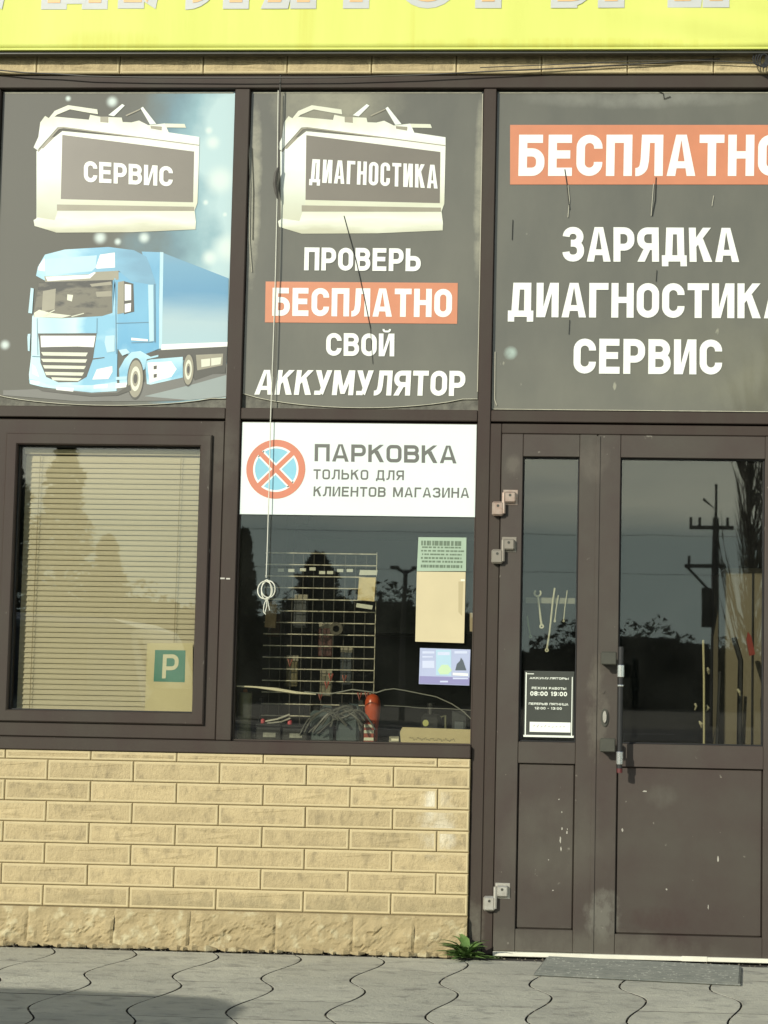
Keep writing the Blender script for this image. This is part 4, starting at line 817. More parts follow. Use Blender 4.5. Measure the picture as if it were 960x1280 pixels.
printed('fold_shade', [(-0.4123,1.4876),(-0.3928,1.4879),(-0.3950,1.3483),(-0.4099,1.3642)], 0.0117, mat('paper_stain', (0.45, 0.38, 0.22), 0.7), yp)  # flat patch of darker tan on the sheet
printed('tape', [(-0.4028,1.4975),(-0.3865,1.4977),(-0.3864,1.4896),(-0.4026,1.4893)], 0.0115, mat('white_tape', (0.75, 0.72, 0.58), 0.5), yp)
lf = paper('blue_leaflet', 'glossy pale blue leaflet with three picture columns, below the yellowed sheet', 'leaflet', [(-0.5627,1.2159),(-0.3583,1.2130),(-0.3604,1.0678),(-0.5644,1.0705)], (0.42, 0.47, 0.66))
printed('leaflet_band', [(-0.5619,1.1028),(-0.3600,1.1000),(-0.3604,1.0694),(-0.5635,1.0721)], 0.0117, mat('leaflet_violet', (0.25, 0.24, 0.45), 0.5), lf)
printed('leaflet_picture', [(-0.4976,1.2105),(-0.4360,1.2100),(-0.4339,1.1051),(-0.4955,1.1072)], 0.0116, mat('leaflet_cyan', (0.40, 0.58, 0.70), 0.5), lf)
printed('leaflet_picture', [(-0.4894,1.1267),(-0.4737,1.1496),(-0.4478,1.1500),(-0.4311,1.1277),(-0.4470,1.1113),(-0.4794,1.1107)], 0.0114, mat('leaflet_green', (0.5, 0.66, 0.42), 0.5), lf)
printed('leaflet_picture', [(-0.4182,1.1280),(-0.4122,1.1539),(-0.3995,1.1670),(-0.3965,1.1800),(-0.3866,1.1672),(-0.3729,1.1288)], 0.0114, mat('leaflet_dark', (0.08, 0.10, 0.12), 0.5), lf)
printed('leaflet_picture', [(-0.4277,1.1181),(-0.3662,1.1160),(-0.3660,1.1063),(-0.4275,1.1084)], 0.0114, P_white, lf)
lfm = mat('leaflet_pale', (0.55, 0.60, 0.76), 0.5)
for q in ([(-0.5527,1.2031),(-0.5040,1.2030),(-0.5038,1.1943),(-0.5524,1.1934)], [(-0.5522,1.1837),(-0.5100,1.1835),(-0.5099,1.1780),(-0.5521,1.1773)], [(-0.5518,1.1643),(-0.5032,1.1652),(-0.5026,1.1361),(-0.5512,1.1353)], [(-0.4909,1.2010),(-0.4423,1.2018),(-0.4421,1.1889),(-0.4907,1.1880)],
          [(-0.4230,1.2054),(-0.3711,1.2063),(-0.3710,1.1966),(-0.4228,1.1957)], [(-0.4273,1.0988),(-0.3658,1.0983),(-0.3657,1.0934),(-0.4272,1.0923)], [(-0.4788,1.0849),(-0.4465,1.0855),(-0.4463,1.0791),(-0.4787,1.0785)]):
    printed('leaflet_picture', q, 0.0115, lfm, lf)
sm_ = paper('beige_card', 'small beige card at the right edge of the middle window, beside the yellowed sheet', 'card', [(-0.3655,1.3626),(-0.3460,1.3629),(-0.3445,1.2850),(-0.3640,1.2879)], (0.45, 0.36, 0.24), 0.036)
cbp = thing('cardboard_strip', 'cut cardboard strip with faint handwriting standing in the window corner', 'cardboard')
MB().plate([(-0.6423,0.8743),(-0.6329,0.8939),(-0.3522,0.8897),(-0.3509,0.8234),(-0.6379,0.8257)], 0.070, 0.074).build('strip', mat('cardboard', (0.62, 0.52, 0.30), 0.8, var=0.1, scale=14), cbp)
hw = MB(); x0_, z0_ = [(-0.6024,0.8459)][0]
pts = []
for k in range(60):
    u = k / 59; pts.append((x0_ + u * 0.185, 0.0692, z0_ + 0.004 * math.sin(k * 1.9) + 0.004 * math.sin(k * 0.7) + 0.003 - 0.004 * u))
hw.tube(pts, 0.0009, 4).build('handwriting', mat('pen_ink', (0.16, 0.15, 0.1), 0.7), cbp)
# opening hours plaque on the narrow door
pq = thing('opening_hours_plaque', 'black plaque with opening hours 08:00 19:00 behind the narrow door pane', 'plaque')
MB().box(-0.1385, 0.063, 0.0125, 0.0165, 0.8655, 1.132, 0.001).build('board', mat('plaque_black', (0.06, 0.065, 0.055), 0.3, var=0.2, coat=0.6), pq)
wl = mat('plaque_white', (0.80, 0.84, 0.74), 0.4)
MB().box(-0.1335, -0.129, 0.0108, 0.0125, 0.874, 1.125).box(0.0525, 0.056, 0.0108, 0.0125, 0.874, 1.11).box(-0.1385, 0.063, 0.0100, 0.0125, 0.8665, 0.8745).box(-0.128, -0.10, 0.0108, 0.0125, 1.118, 1.121).build('border', wl, pq)
def pl_t(s, x0, x1, z0, z1, t=0.2, m=wl, gap=.16): lettering(s, [(x0, z1), (x1, z1), (x0, z0), (x1, z0)], 0.0122, m, pq, t, gap)
pl_t('АККУМУЛЯТОРЫ', -0.118, 0.040, 1.0985, 1.107, 0.22); pl_t('РЕЖИМ РАБОТЫ', -0.108, 0.030, 1.058, 1.0675, 0.2)
pl_t('08:00 19:00', -0.114, 0.034, 1.032, 1.0495, 0.22, wl); pl_t('ПЕРЕРЫВ ПЯТНИЦА', -0.119, 0.040, 0.995, 1.004, 0.2); pl_t('12:00 - 13:00', -0.095, 0.014, 0.9775, 0.987, 0.2)
MB().box(-0.114, 0.050, 0.0108, 0.0125, 0.887, 0.927).build('paper_strip', mat('white_paper', (0.85, 0.86, 0.80), 0.6), pq)
hs_ = MB()
for k in range(9): hs_.tube([(-0.10 + k * .015, 0.0104, 0.905 + rnd.random() * .006), (-0.093 + k * .015, 0.0104, 0.917 - rnd.random() * .008)], 0.0012, 4)
hs_.build('faint_writing', mat('faint_pen', (0.4, 0.41, 0.38), 0.7), pq)

# interior: floor, walls, dark shelving
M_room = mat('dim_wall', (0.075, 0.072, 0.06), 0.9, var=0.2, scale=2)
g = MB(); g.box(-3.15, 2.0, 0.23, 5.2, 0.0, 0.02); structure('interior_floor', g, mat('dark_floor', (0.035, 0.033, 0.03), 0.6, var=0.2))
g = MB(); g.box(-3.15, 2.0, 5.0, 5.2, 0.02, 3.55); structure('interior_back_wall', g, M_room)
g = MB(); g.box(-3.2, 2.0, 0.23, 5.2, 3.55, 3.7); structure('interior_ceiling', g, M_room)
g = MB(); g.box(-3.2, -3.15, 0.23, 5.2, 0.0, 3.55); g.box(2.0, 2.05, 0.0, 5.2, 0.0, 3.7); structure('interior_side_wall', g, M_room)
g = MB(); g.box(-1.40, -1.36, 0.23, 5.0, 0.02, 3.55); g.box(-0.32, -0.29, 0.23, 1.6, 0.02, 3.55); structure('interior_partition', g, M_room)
tag(MB().box(-1.355, -0.325, 0.076, 0.42, 0.79, 0.822, 0.003).build('window_shelf', mat('grey_shelf', (0.10, 0.10, 0.09), 0.6)), 'low grey display shelf behind the middle window holding batteries and bottles', 'shelf')
sh = thing('shelving_unit', 'dark steel shelving unit in the dim shop behind the middle window', 'shelving', (-0.85, 1.3, 0.02))
for z in (0.3, 0.8, 1.3, 1.8, 2.3): MB().box(-0.5, 0.5, 0, 0.4, z, z + .03).build('shelf_board', M_black, sh)
for x in (-0.5, 0.46): MB().box(x, x + .04, 0, 0.4, 0, 2.35).build('shelf_side', M_black, sh)
MB().box(-0.5, 0.5, 0.4, 0.42, 0, 2.35).build('shelf_back', M_black, sh)

# wire grid rack with hanging goods
rk = thing('wire_grid_rack', 'wire grid display rack hung with small goods behind the middle window', 'display rack', (0, 0.26, 0))
M_wire = mat('chrome_wire', (0.85, 0.80, 0.62), 0.3, metal=0.2, col2=(0.30, 0.26, 0.20), scale=30)  # sunlit brightness put into the colour of the level wires
(rx0, rz1), (rx1, _q), (rx2, rz0) = [(-1.2513,1.6152),(-0.7770,1.6152),(-1.2202,0.8780)]
for k in range(16):
    z = rz1 + (rz0 - rz1) * k / 15
    MB().tube([(rx0, 0.0, z), (rx1, 0.0, z)], 0.0027, 6).build('wire', M_wire, rk)
for k in range(11):
    x = rx1 - (10 - k) * (rx1 - rx0 - 0.02) / 10.2
    MB().tube([(x, 0.005, rz1 + (0.004 if k < 10 else 0.010)), (x, 0.005, rz0 if k < 10 else rz0 + .13)], 0.0019, 6).build('wire', mat('dull_wire', (0.07, 0.066, 0.055), 0.4) if k < 10 else M_wire, rk)  # uprights except the last get a darkened colour standing in for shade
for k in range(2): MB().box(-1.262 + k * .42, -1.247 + k * .42, 0.012, 0.03, 0.82, 1.0).build('rack_foot', M_black, rk)
tagm = mat('price_tag', (0.62, 0.62, 0.52), 0.6)
for k, (px_, pz_) in enumerate([(-1.1806,1.5414),(-1.1363,1.5404),(-1.0871,1.5445),(-1.0463,1.5485),(-1.0051,1.5338),(-0.9712,1.5344),(-0.9289,1.5434),(-0.8882,1.5441)]):
    tag(MB().box(px_ - .013, px_ + .013, 0.242, 0.2435, pz_ - .007, pz_ + .006, 0.0).build('price_tag', tagm),
        '%s small white price tag along the top of the wire rack, counted from the left' % ['first', 'second', 'third', 'fourth', 'fifth', 'sixth', 'seventh', 'eighth'][k], 'price tag', 'price tags on the wire rack')
bp_ = thing('blister_pack', 'yellowish lit blister pack hanging at the top right of the wire rack', 'package')
MB().plate([(-0.8455,1.5135),(-0.7744,1.5146),(-0.7788,1.4133),(-0.8500,1.4190)], 0.225, 0.237).build('bubble', mat('pack_yellow', (0.75, 0.60, 0.30), 0.4, var=0.3, scale=20), bp_)
MB().plate([(-0.8429,1.5456),(-0.7684,1.5450),(-0.7713,1.5247),(-0.8457,1.5236)], 0.227, 0.231).build('header_card', tagm, bp_)
MB().plate([(-0.8530,1.4054),(-0.7852,1.3964),(-0.7882,1.3795),(-0.8560,1.3885)], 0.227, 0.231).build('label_card', tagm, bp_)
tp = thing('tan_pouch', 'small tan pouch hanging at the left edge of the wire rack', 'pouch')
MB().plate([(-1.2342,1.3988),(-1.1900,1.3961),(-1.1939,1.2950),(-1.2381,1.2976)], 0.215, 0.235).build('pouch', mat('pouch_tan', (0.38, 0.27, 0.14), 0.7, var=0.3, scale=30), tp)
MB().plate([(-1.2174,1.4058),(-1.1971,1.4095),(-1.1933,1.3927),(-1.2169,1.3890)], 0.217, 0.232).build('flap', mat('pouch_brown', (0.2, 0.12, 0.06), 0.7), tp)
tr = thing('tape_roll', 'dark roll of tape hanging in the middle of the wire rack', 'tape roll')
cxr, czr = [(-0.9382,1.2963)][0]
vs, fs = ring(cxr, czr, 0.014, 0.028, 20); newobj('roll', mesh([(x, 0.23, z) for x, z in vs] + [(x, 0.25, z) for x, z in vs], fs + [tuple(i + 40 for i in reversed(f)) for f in fs] + [(20 + k, 20 + (k + 1) % 20, 60 + (k + 1) % 20, 60 + k) for k in range(20)]), mat('tape_brown', (0.07, 0.06, 0.04), 0.4), tr)
hk = MB()
for (x, z), c_ in zip([(-0.9566,1.0878),(-0.8991,1.0822),(-0.9726,1.0540),(-1.1306,1.1451),(-0.8032,1.0171),(-0.8333,1.0098),(-0.9984,1.0067)], range(7)):
    hk.tube([(x - .008, 0.24, z + .02), (x, 0.235, z - .01), (x + .008, 0.24, z + .02)], 0.004, 5)
tag(hk.build('hanging_clips', mat('dark_red_plastic', (0.45, 0.07, 0.05), 0.4, col2=(0.12, 0.09, 0.07), scale=20)), 'dark red and brown clips hanging low on the wire rack', 'clips', kind='stuff')

hg = random.Random(12)
for k, (px_, w_, zt, h_, col, lab) in enumerate([
    (-1.215, .055, 1.36, .10, (.10, .06, .04), 'brown packet hung behind the left part of the wire rack'),
    (-1.10, .06, 1.42, .12, (.07, .075, .08), 'dark packet hung behind the upper part of the wire rack'),
    (-1.13, .05, 1.16, .11, (.16, .13, .06), 'olive packet hung behind the lower left part of the wire rack'),
    (-0.99, .06, 1.30, .12, (.09, .03, .025), 'dark red packet hung behind the middle of the wire rack'),
    (-0.90, .05, 1.20, .14, (.05, .06, .07), 'slate packet hung behind the right part of the wire rack'),
    (-0.985, .05, 1.10, .09, (.22, .20, .14), 'pale packet hung low behind the middle of the wire rack')]):
    t = thing('hanging_packet', lab, 'packet', (px_, 0.285, zt), 0, 'packets hung behind the wire rack')
    MB().box(-w_ / 2, w_ / 2, 0, .018, -h_, 0, .004).build('pouch', mat('packet_%d' % k, col, 0.4, var=0.5, scale=40), t)
    MB().box(-w_ / 2, w_ / 2, 0.006, .008, 0.0, .022).build('header_card', mat('packet_header', (0.30, 0.27, 0.20), 0.6, var=0.3, scale=50), t)
# goods on the shelf
def car_battery(x, y, w, h, d, lab, caps):
    t = thing('car_battery', lab, 'battery', (x, y, 0.822), 0, 'black batteries on the window shelf')
    MB().box(0, w, 0, d, 0, h * .82, 0.004).build('case', M_black, t); MB().box(-.002, w + .002, -.002, d + .002, h * .83, h, 0.004).build('lid', M_black, t)
    for cx_ in caps: MB().lathe([(0.009, h), (0.010, h + .006), (0.0095, h + .014), (0.006, h + .018)], cx_, d * .3, 12).build('terminal_cap', mat('pink_red_plastic', (0.62, 0.10, 0.12), 0.4), t)
    MB().box(w * .3, w * .8, -.004, -.0025, h * .25, h * .5, 0).build('battery_label', mat('grey_label', (0.34, 0.34, 0.29), 0.5, var=0.5, scale=60), t)
car_battery(-1.245, 0.12, 0.105, 0.075, 0.10, 'black battery with a pink cap, leftmost on the window shelf', (0.022,))
car_battery(-1.135, 0.12, 0.105, 0.072, 0.10, 'black battery with a pink cap, right of the leftmost one', (0.026,))
jc = MB(); jc.tube([(-1.21, 0.15, 0.905), (-1.16, 0.145, 0.915), (-1.11, 0.15, 0.935)], 0.005, 6); jc.tube([(-1.20, 0.13, 0.897), (-1.14, 0.135, 0.905), (-1.105, 0.14, 0.92)], 0.004, 6)
tag(jc.build('clamp', M_steel), 'grey metal clamp lying across the two black batteries', 'clamp')
def canister(x, y, w, h, d, lab, m):
    t = thing('canister', lab, 'canister', (x, y, 0.822), 0, 'dark canisters on the window shelf')
    MB().box(0, w, 0, d, 0, h * .85, 0.012).build('body', m, t); MB().lathe([(0.014, h * .84), (0.014, h * .9), (0.017, h * .9), (0.017, h)], w * .25, d / 2, 14).build('cap', M_black, t)
    MB().tube([(w * .45, d / 2, h * .84), (w * .55, d / 2, h * .97), (w * .85, d / 2, h * .95), (w * .92, d / 2, h * .84)], 0.006, 7).build('grip', m, t)
M_can = mat('blue_grey_plastic', (0.085, 0.11, 0.115), 0.35, var=0.2, scale=12)
canister(-1.025, 0.14, 0.095, 0.155, 0.07, 'dark blue grey canister beside the black batteries', M_can)
canister(-0.915, 0.14, 0.095, 0.165, 0.07, 'dark blue grey canister standing left of the striped box', M_can)
bx = thing('striped_box', 'small red and white striped box on the shelf left of the red bottle', 'box', (-0.802, 0.16, 0.822))
MB().box(0, 0.042, 0, 0.04, 0, 0.085, 0.002).build('carton', mat('red_carton', (0.34, 0.07, 0.04), 0.5, var=0.2), bx)
for z in (0.012, 0.042, 0.066): MB().box(0.001, 0.041, -0.0015, 0.0, z, z + .012).build('stripe', P_cream, bx)
rb = thing('red_bottle', 'orange red rounded bottle standing in the middle window', 'bottle', (-0.775, 0.22, 0.822))
M_redb = mat('red_orange_plastic', (0.55, 0.085, 0.025), 0.3, var=0.15, scale=15)
MB().lathe([(0.020, 0), (0.023, 0.01), (0.025, 0.06), (0.031, 0.11), (0.034, 0.15), (0.031, 0.178), (0.022, 0.196), (0.006, 0.204)], 0.0, 0.0, 24).build('bottle_body', M_redb, rb, smooth=True)
MB().tube([(0.0, -.028, 0.0), (0.012, -.03, 0.004)], 0.012, 8).build('bottle_foot', M_cream, rb)
gc = thing('green_tube', 'dull olive green tube container at the left edge of the middle window', 'container', (-1.295, 0.13, 0.822))
MB().lathe([(0.028, 0), (0.029, 0.004), (0.029, 0.196), (0.027, 0.202)], 0, 0, 22).build('tube_body', mat('olive_plastic', (0.17, 0.17, 0.10), 0.45, var=0.2, scale=10, stretch=(1, 1, .2)), gc, smooth=True)
MB().lathe([(0.010, 0.202), (0.009, 0.21), (0.004, 0.216)], 0.0, 0, 10).build('tube_cap', mat('rust_cap', (0.3, 0.12, 0.05), 0.6), gc)
jb = thing('black_jug', 'black jug with a round yellow emblem behind the cardboard strip', 'jug', (-0.53, 0.18, 0.822))
MB().box(-.04, .045, 0, .05, 0, .125, .014).build('jug_body', M_black, jb); MB().lathe([(0.013, 0.12), (0.012, 0.15), (0.015, 0.15), (0.015, 0.17)], 0.0, .025, 12).build('jug_cap', M_black, jb)
MB().tube([(.035, .025, .11), (.062, .025, .12), (.064, .025, .05), (.045, .025, .03)], .005, 6).build('jug_handle', mat('olive_plastic', (0.17, 0.17, 0.1)), jb)
pl = [(-0.018 + 0.0125 * math.cos(2 * PI * k / 16), 0.088 + 0.0135 * math.sin(2 * PI * k / 16)) for k in range(16)]
MB().plate(pl, -0.002, 0.0).build('emblem', mat('yellow_emblem', (0.50, 0.50, 0.18), 0.5), jb)
pw = MB(); ln = [(-1.3324,1.0484),(-1.2365,1.0453),(-1.1538,1.0370),(-1.0712,1.0255),(-0.9888,1.0205)]  # pale tube built in place of a reflected line on the glass
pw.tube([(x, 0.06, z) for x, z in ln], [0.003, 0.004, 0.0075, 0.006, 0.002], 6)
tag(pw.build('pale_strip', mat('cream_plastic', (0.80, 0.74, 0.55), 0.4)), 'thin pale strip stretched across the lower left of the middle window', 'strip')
hs = MB(); ln = [(-0.7193,1.0419),(-0.6735,1.0492),(-0.6307,1.0435),(-0.5813,1.0346),(-0.4991,1.0199),(-0.4331,0.9918),(-0.3835,0.9603),(-0.3502,0.9284)]  # grey tubes modelled where the pane shows curved reflected lines
hs.tube([(x, 0.08, z) for x, z in ln], 0.0022, 6)
ln = [(-0.7124,0.9799),(-0.6302,0.9782),(-0.5645,0.9730),(-0.4498,0.9719),(-0.3515,0.9673)]
hs.tube([(x, 0.09, z) for x, z in ln], 0.0014, 6)
ln = [(-1.0417,1.0293),(-0.9425,1.0214),(-0.8442,1.0428),(-0.7453,1.0316),(-0.7062,1.0454)]
hs.tube([(x, 0.09, z) for x, z in ln], 0.003, 6)
tag(hs.build('cable_loop', mat('grey_cable', (0.28, 0.28, 0.25), 0.35)), 'thin grey cable looping over the goods to the lower right window corner', 'cable')

cl_ = MB(); rq = random.Random(8)
for k in range(9):
    x0_ = -1.06 + k * .018; x1_ = x0_ + rq.uniform(.12, .2); zt = rq.uniform(.955, .985); za_, zb2 = rq.uniform(.84, .93), rq.uniform(.86, .95)
    cl_.tube([(x0_ + (x1_ - x0_) * u, .112 + .006 * math.sin(6 * u + k), za_ * (1 - u) + zb2 * u + (zt - max(za_, zb2)) * 4 * u * (1 - u) + .006 * math.sin(9 * u + k)) for u in [q / 9 for q in range(10)]], rq.uniform(.003, .006), 6)
tag(cl_.build('cable_tangle', mat('tangle_grey', (0.13, 0.13, 0.115), 0.4, var=0.6, scale=50)), 'tangle of grey leads lying over the canisters', 'leads', kind='stuff')
for k, (x, z, w, h, col, lab) in enumerate([(-1.275, .822, .03, .05, (.09, .09, .08), 'small dark box between the olive tube and the first battery'), (-.70, .822, .05, .03, (.35, .33, .25), 'small pale box right of the red bottle'),
        (-.66, .822, .035, .055, (.03, .035, .04), 'small black tin behind the cardboard strip end'), (-.44, .822, .06, .14, (.04, .045, .05), 'dark tall tin in the right corner of the shelf'), (-.845, .822, .035, .105, (.25, .23, .17), 'narrow pale carton left of the striped box')]):
    t = thing('small_box', lab, 'box', (x, 0.19, z)); MB().box(0, w, 0, .03, 0, h, .002).build('carton', mat('carton_%d' % k, col, 0.5, var=0.3, scale=40), t); MB().box(w * .2, w * .8, -.0012, -.0002, h * .4, h * .7).build('carton_print', mat('carton_print_%d' % k, tuple(min(1, c * 2.5) for c in col), 0.5), t)
# wrenches in the narrow door pane
M_wr = mat('cream_steel', (0.78, 0.75, 0.55), 0.35, metal=0.3, var=0.1)
wh = thing('tool_rail', 'pale slotted rail with hanging wrenches behind the narrow door pane', 'tool rail', (0, 0, 0))
(xa, za), (xb, zb_) = [(-0.1411,1.4203),(0.0624,1.4301)]
MB().box(xa, xb, 0.118, 0.122, za - .010, za + .014, .001).build('rail', mat('rail_grey', (0.22, 0.22, 0.17), 0.6), wh)
def wrench(pts, r, lab, m, jaw=0):
    t = thing('wrench', lab, 'wrench', group='wrenches hanging behind the narrow door pane')
    P3 = [(x, 0.11, z) for x, z in pts]; MB().tube(P3, r, 7).build('shaft', m, t)
    x, z = pts[-1]; vs, fs = ring(x, z - r * .6, r * .8, r * 2.0, 12); k_ = len(vs)
    newobj('ring_end', mesh([(a, 0.106, c_) for a, c_ in vs] + [(a, 0.114, c_) for a, c_ in vs], fs + [tuple(i + k_ for i in reversed(f)) for f in fs] + [(12 + i, 12 + (i + 1) % 12, 36 + (i + 1) % 12, 36 + i) for i in range(12)]), m, t)
    if jaw:
        x, z = pts[0]; mb = MB()
        mb.tube([(x + jaw * math.cos(a), 0.11, z + jaw * .9 + jaw * math.sin(a)) for a in [R(v) for v in range(130, 411, 28)]], r * .85, 6); mb.build('jaw', m, t)
wrench([(-0.0920,1.4402),(-0.0846,1.3910),(-0.0736,1.3189)], 0.0048, 'thick cream open ended wrench, second from the left on the rail', M_wr, 0.013)
wrench([(-0.0220,1.4742),(-0.0293,1.4182),(-0.0404,1.2932),(-0.0508,1.2210)], 0.0040, 'longest wrench on the rail, slanting down to the left', M_wr)
wrench([(-0.0067,1.4448),(-0.0157,1.3855),(-0.0199,1.3395)], 0.0024, 'thin short wrench just right of the longest one', M_wr)
wrench([(0.0290,1.4651),(0.0203,1.3927),(0.0161,1.3401)], 0.0022, 'thin wrench nearest the right edge of the rail', M_wr)
wrench([(-0.1333,1.3573),(-0.1259,1.3082),(-0.1188,1.2755)], 0.0035, 'short dull green handled tool at the left end of the rail', mat('dull_green', (0.18, 0.24, 0.10), 0.5))
# things behind the wide door
cu_ = thing('beige_cabinet', 'tall beige cabinet side standing just inside the wide door', 'cabinet', (0, 0, 0))
MB().box(0.74, 1.0, 0.75, 1.25, 0.02, 1.62, 0.004).build('carcass', mat('beige_board', (0.17, 0.145, 0.095), 0.7, var=0.1, scale=4), cu_)
MB().box(0.86, 0.866, 0.742, 0.75, 0.1, 1.6).build('door_gap', M_black, cu_)
pp = MB(); ln = [(0.6032,1.2778),(0.6080,1.1102),(0.6106,0.8265)]; pp.tube([(x, 0.3, z) for x, z in ln], 0.005, 7)
tag(pp.build('wooden_pole', mat('pale_wood', (0.42, 0.38, 0.22), 0.6)), 'thin pale pole standing behind the wide door glass', 'pole')
kc = MB()
for (x, z) in [(0.6296,1.1510),(0.7573,1.0628),(0.5808,0.9991),(0.6276,0.9933),(0.5982,0.9258)]: kc.tube([(x - .008, .32, z + .012), (x + rnd.uniform(-.006, .01), .318, z), (x + rnd.uniform(-.01, .006), .322, z - .016)], [rnd.uniform(.003, .008), rnd.uniform(.005, .010), .003], 7)
tag(kc.build('small_goods', mat('cream_small', (0.40, 0.37, 0.25), 0.5, var=0.4, scale=40)), 'cluster of small pale goods hanging behind the wide door glass', 'goods', kind='stuff')
st = MB(); st.tube([(0.66, 0.55, 0.05), (0.70, 0.55, 1.15)], 0.007, 6); st.tube([(0.78, 0.55, 0.05), (0.79, 0.56, 1.2), (0.76, 0.56, 1.3)], 0.012, 6)
tag(st.build('black_stand', M_black), 'black thin legged stand inside the wide door by the cabinet', 'stand')
rf = MB(); ln = [(0.8140,1.3227),(0.8279,1.3056),(0.8456,1.2264),(0.8216,1.2191),(0.8074,1.2880)]; rf.plate(ln, 0.50, 0.515)
tag(rf.build('red_tag', mat('dull_red', (0.22, 0.03, 0.02), 0.5)), 'dull red pennant shaped tag hanging inside the wide door', 'tag')

# ================================================================== cables on the facade
cb = thing('hanging_cable', 'thin cable hanging down the middle windows to a white coil', 'cable')
M_cabk = mat('weathered_dark_cable', (0.06, 0.055, 0.045), 0.6); M_cawh = mat('pale_cable', (0.72, 0.72, 0.60), 0.5, var=0.2, scale=20)
def facade_tube(pts, y, r, n=6):
    return MB().tube([(x, y if not isinstance(y, (list, tuple)) else y[i], z) for i, (x, z) in enumerate(pts)], r, n)
facade_tube([(-1.1971,3.6842),(-1.1947,3.5955),(-1.1943,3.5206),(-1.1931,3.3576),(-1.1914,3.1783)], -0.005, 0.0030).build('dark_strand', M_cabk, cb)
facade_tube([(-1.2020,3.5206),(-1.1998,3.3576),(-1.1939,3.0872),(-1.1921,2.7849),(-1.1922,2.5510),(-1.1939,2.3183),(-1.1954,2.1363),(-1.1934,1.8892),(-1.1937,1.7252),(-1.1940,1.5618),(-1.1952,1.4900)], -0.0045, 0.0021).build('pale_strand', M_cawh, cb)
facade_tube([(-1.1881,3.1783),(-1.1906,3.0872),(-1.1871,2.7849),(-1.1889,2.5510),(-1.1890,2.3184)], -0.003, 0.0012).build('thin_strand', M_cabk, cb)
facade_tube([(-1.1902,3.1952),(-1.1995,3.1682),(-1.2034,3.1277),(-1.1972,3.0872),(-1.1915,3.0603)], -0.008, [0.004, 0.009, 0.010, 0.007, 0.002], 8).build('tape_lump', M_cabk, cb)
cl = MB(); (ccx, ccz), = [(-1.1906,1.4413)]
for dx_, dz_, ra, rb_ in ((-0.006, -.002, .030, .036), (.008, .002, .028, .034), (0.0, -.001, .020, .040)):
    cl.tube([(ccx + dx_ + ra * math.cos(2 * PI * k / 20), -0.014 - .004 * math.sin(4 * PI * k / 20 + dx_ * 99), ccz + dz_ + rb_ * math.sin(2 * PI * k / 20)) for k in range(21)], 0.0024, 6)
cl.build('coil', M_cawh, cb)
tl = MB()
for pts in ([(-1.1895,1.4055),(-1.1986,1.3793),(-1.2010,1.3501),(-1.1910,1.3405)], [(-1.1863,1.4055),(-1.1806,1.3796),(-1.1751,1.3570)], [(-1.1896,1.4087),(-1.1871,1.3763),(-1.1944,1.3469)]): tl.tube([(x, -0.013, z) for x, z in pts], 0.0020, 5)
tl.build('cable_tail', M_cawh, cb)
tag(facade_tube([(-2.5062,3.6090),(-2.3697,3.5969),(-2.2674,3.5865),(-2.1317,3.5813),(-1.9960,3.5709),(-1.7599,3.5656),(-1.3572,3.5626),(-0.9571,3.5650),(-0.6257,3.5749),(-0.3618,3.5882),(-0.0333,3.6031),(0.2936,3.6212),(0.6189,3.6426)], -0.032, 0.0030).build('facade_cable', M_cabk),
    'long dark cable sagging along the stone strip under the yellow banner', 'cable')
tag(facade_tube([(-0.3619,3.6047),(-0.0336,3.6178),(0.2606,3.6309),(0.5210,3.6340),(0.7644,3.6236)], -0.036, 0.0022).build('facade_cable', M_cabk), 'short thin dark cable rising to the coil at the banner end', 'cable')
co = MB(); (ccx, ccz), = [(0.7760,3.6328)]
for k_ in range(4):
    co.tube([(ccx + .006 * k_ + (.026 - .003 * k_) * math.cos(2 * PI * k / 18), -0.052 - .004 * k_, ccz - .004 * k_ + .028 * math.sin(2 * PI * k / 18)) for k in range(19)], 0.0028, 6)
tag(co.build('cable_coil', mat('glossy_black_cable', (0.03, 0.03, 0.03), 0.25)), 'small black coil of cable under the right end of the yellow banner', 'cable coil')

# ================================================================== mat and weed on the pavement
dm = thing('door_mat', 'grey ribbed rubber mat lying askew before the doors', 'mat', (0.3208, -0.2905, 0.0015), R(-7.2))
M_mat = mat('grey_rubber', (0.13, 0.14, 0.125), 0.9, spec=0.2, objrand=0.06, col2=(0.20, 0.205, 0.18), scale=22, spots=(60, 0.6, (0.28, 0.285, 0.25)))
MB().box(-0.378, 0.378, -0.185, 0.185, 0.0, 0.008, 0.003).build('mat_base', M_mat, dm)
rib = MB().box(-0.37, 0.37, -0.0028, 0.0028, 0, 0.004, 0.001); ribo = rib.build('rib', M_mat, dm, loc=(0, -0.178, 0.0078))
for k in range(1, 24): o = ribo.copy(); C.objects.link(o); o.location = (0, -0.178 + k * 0.0155, 0.0078)

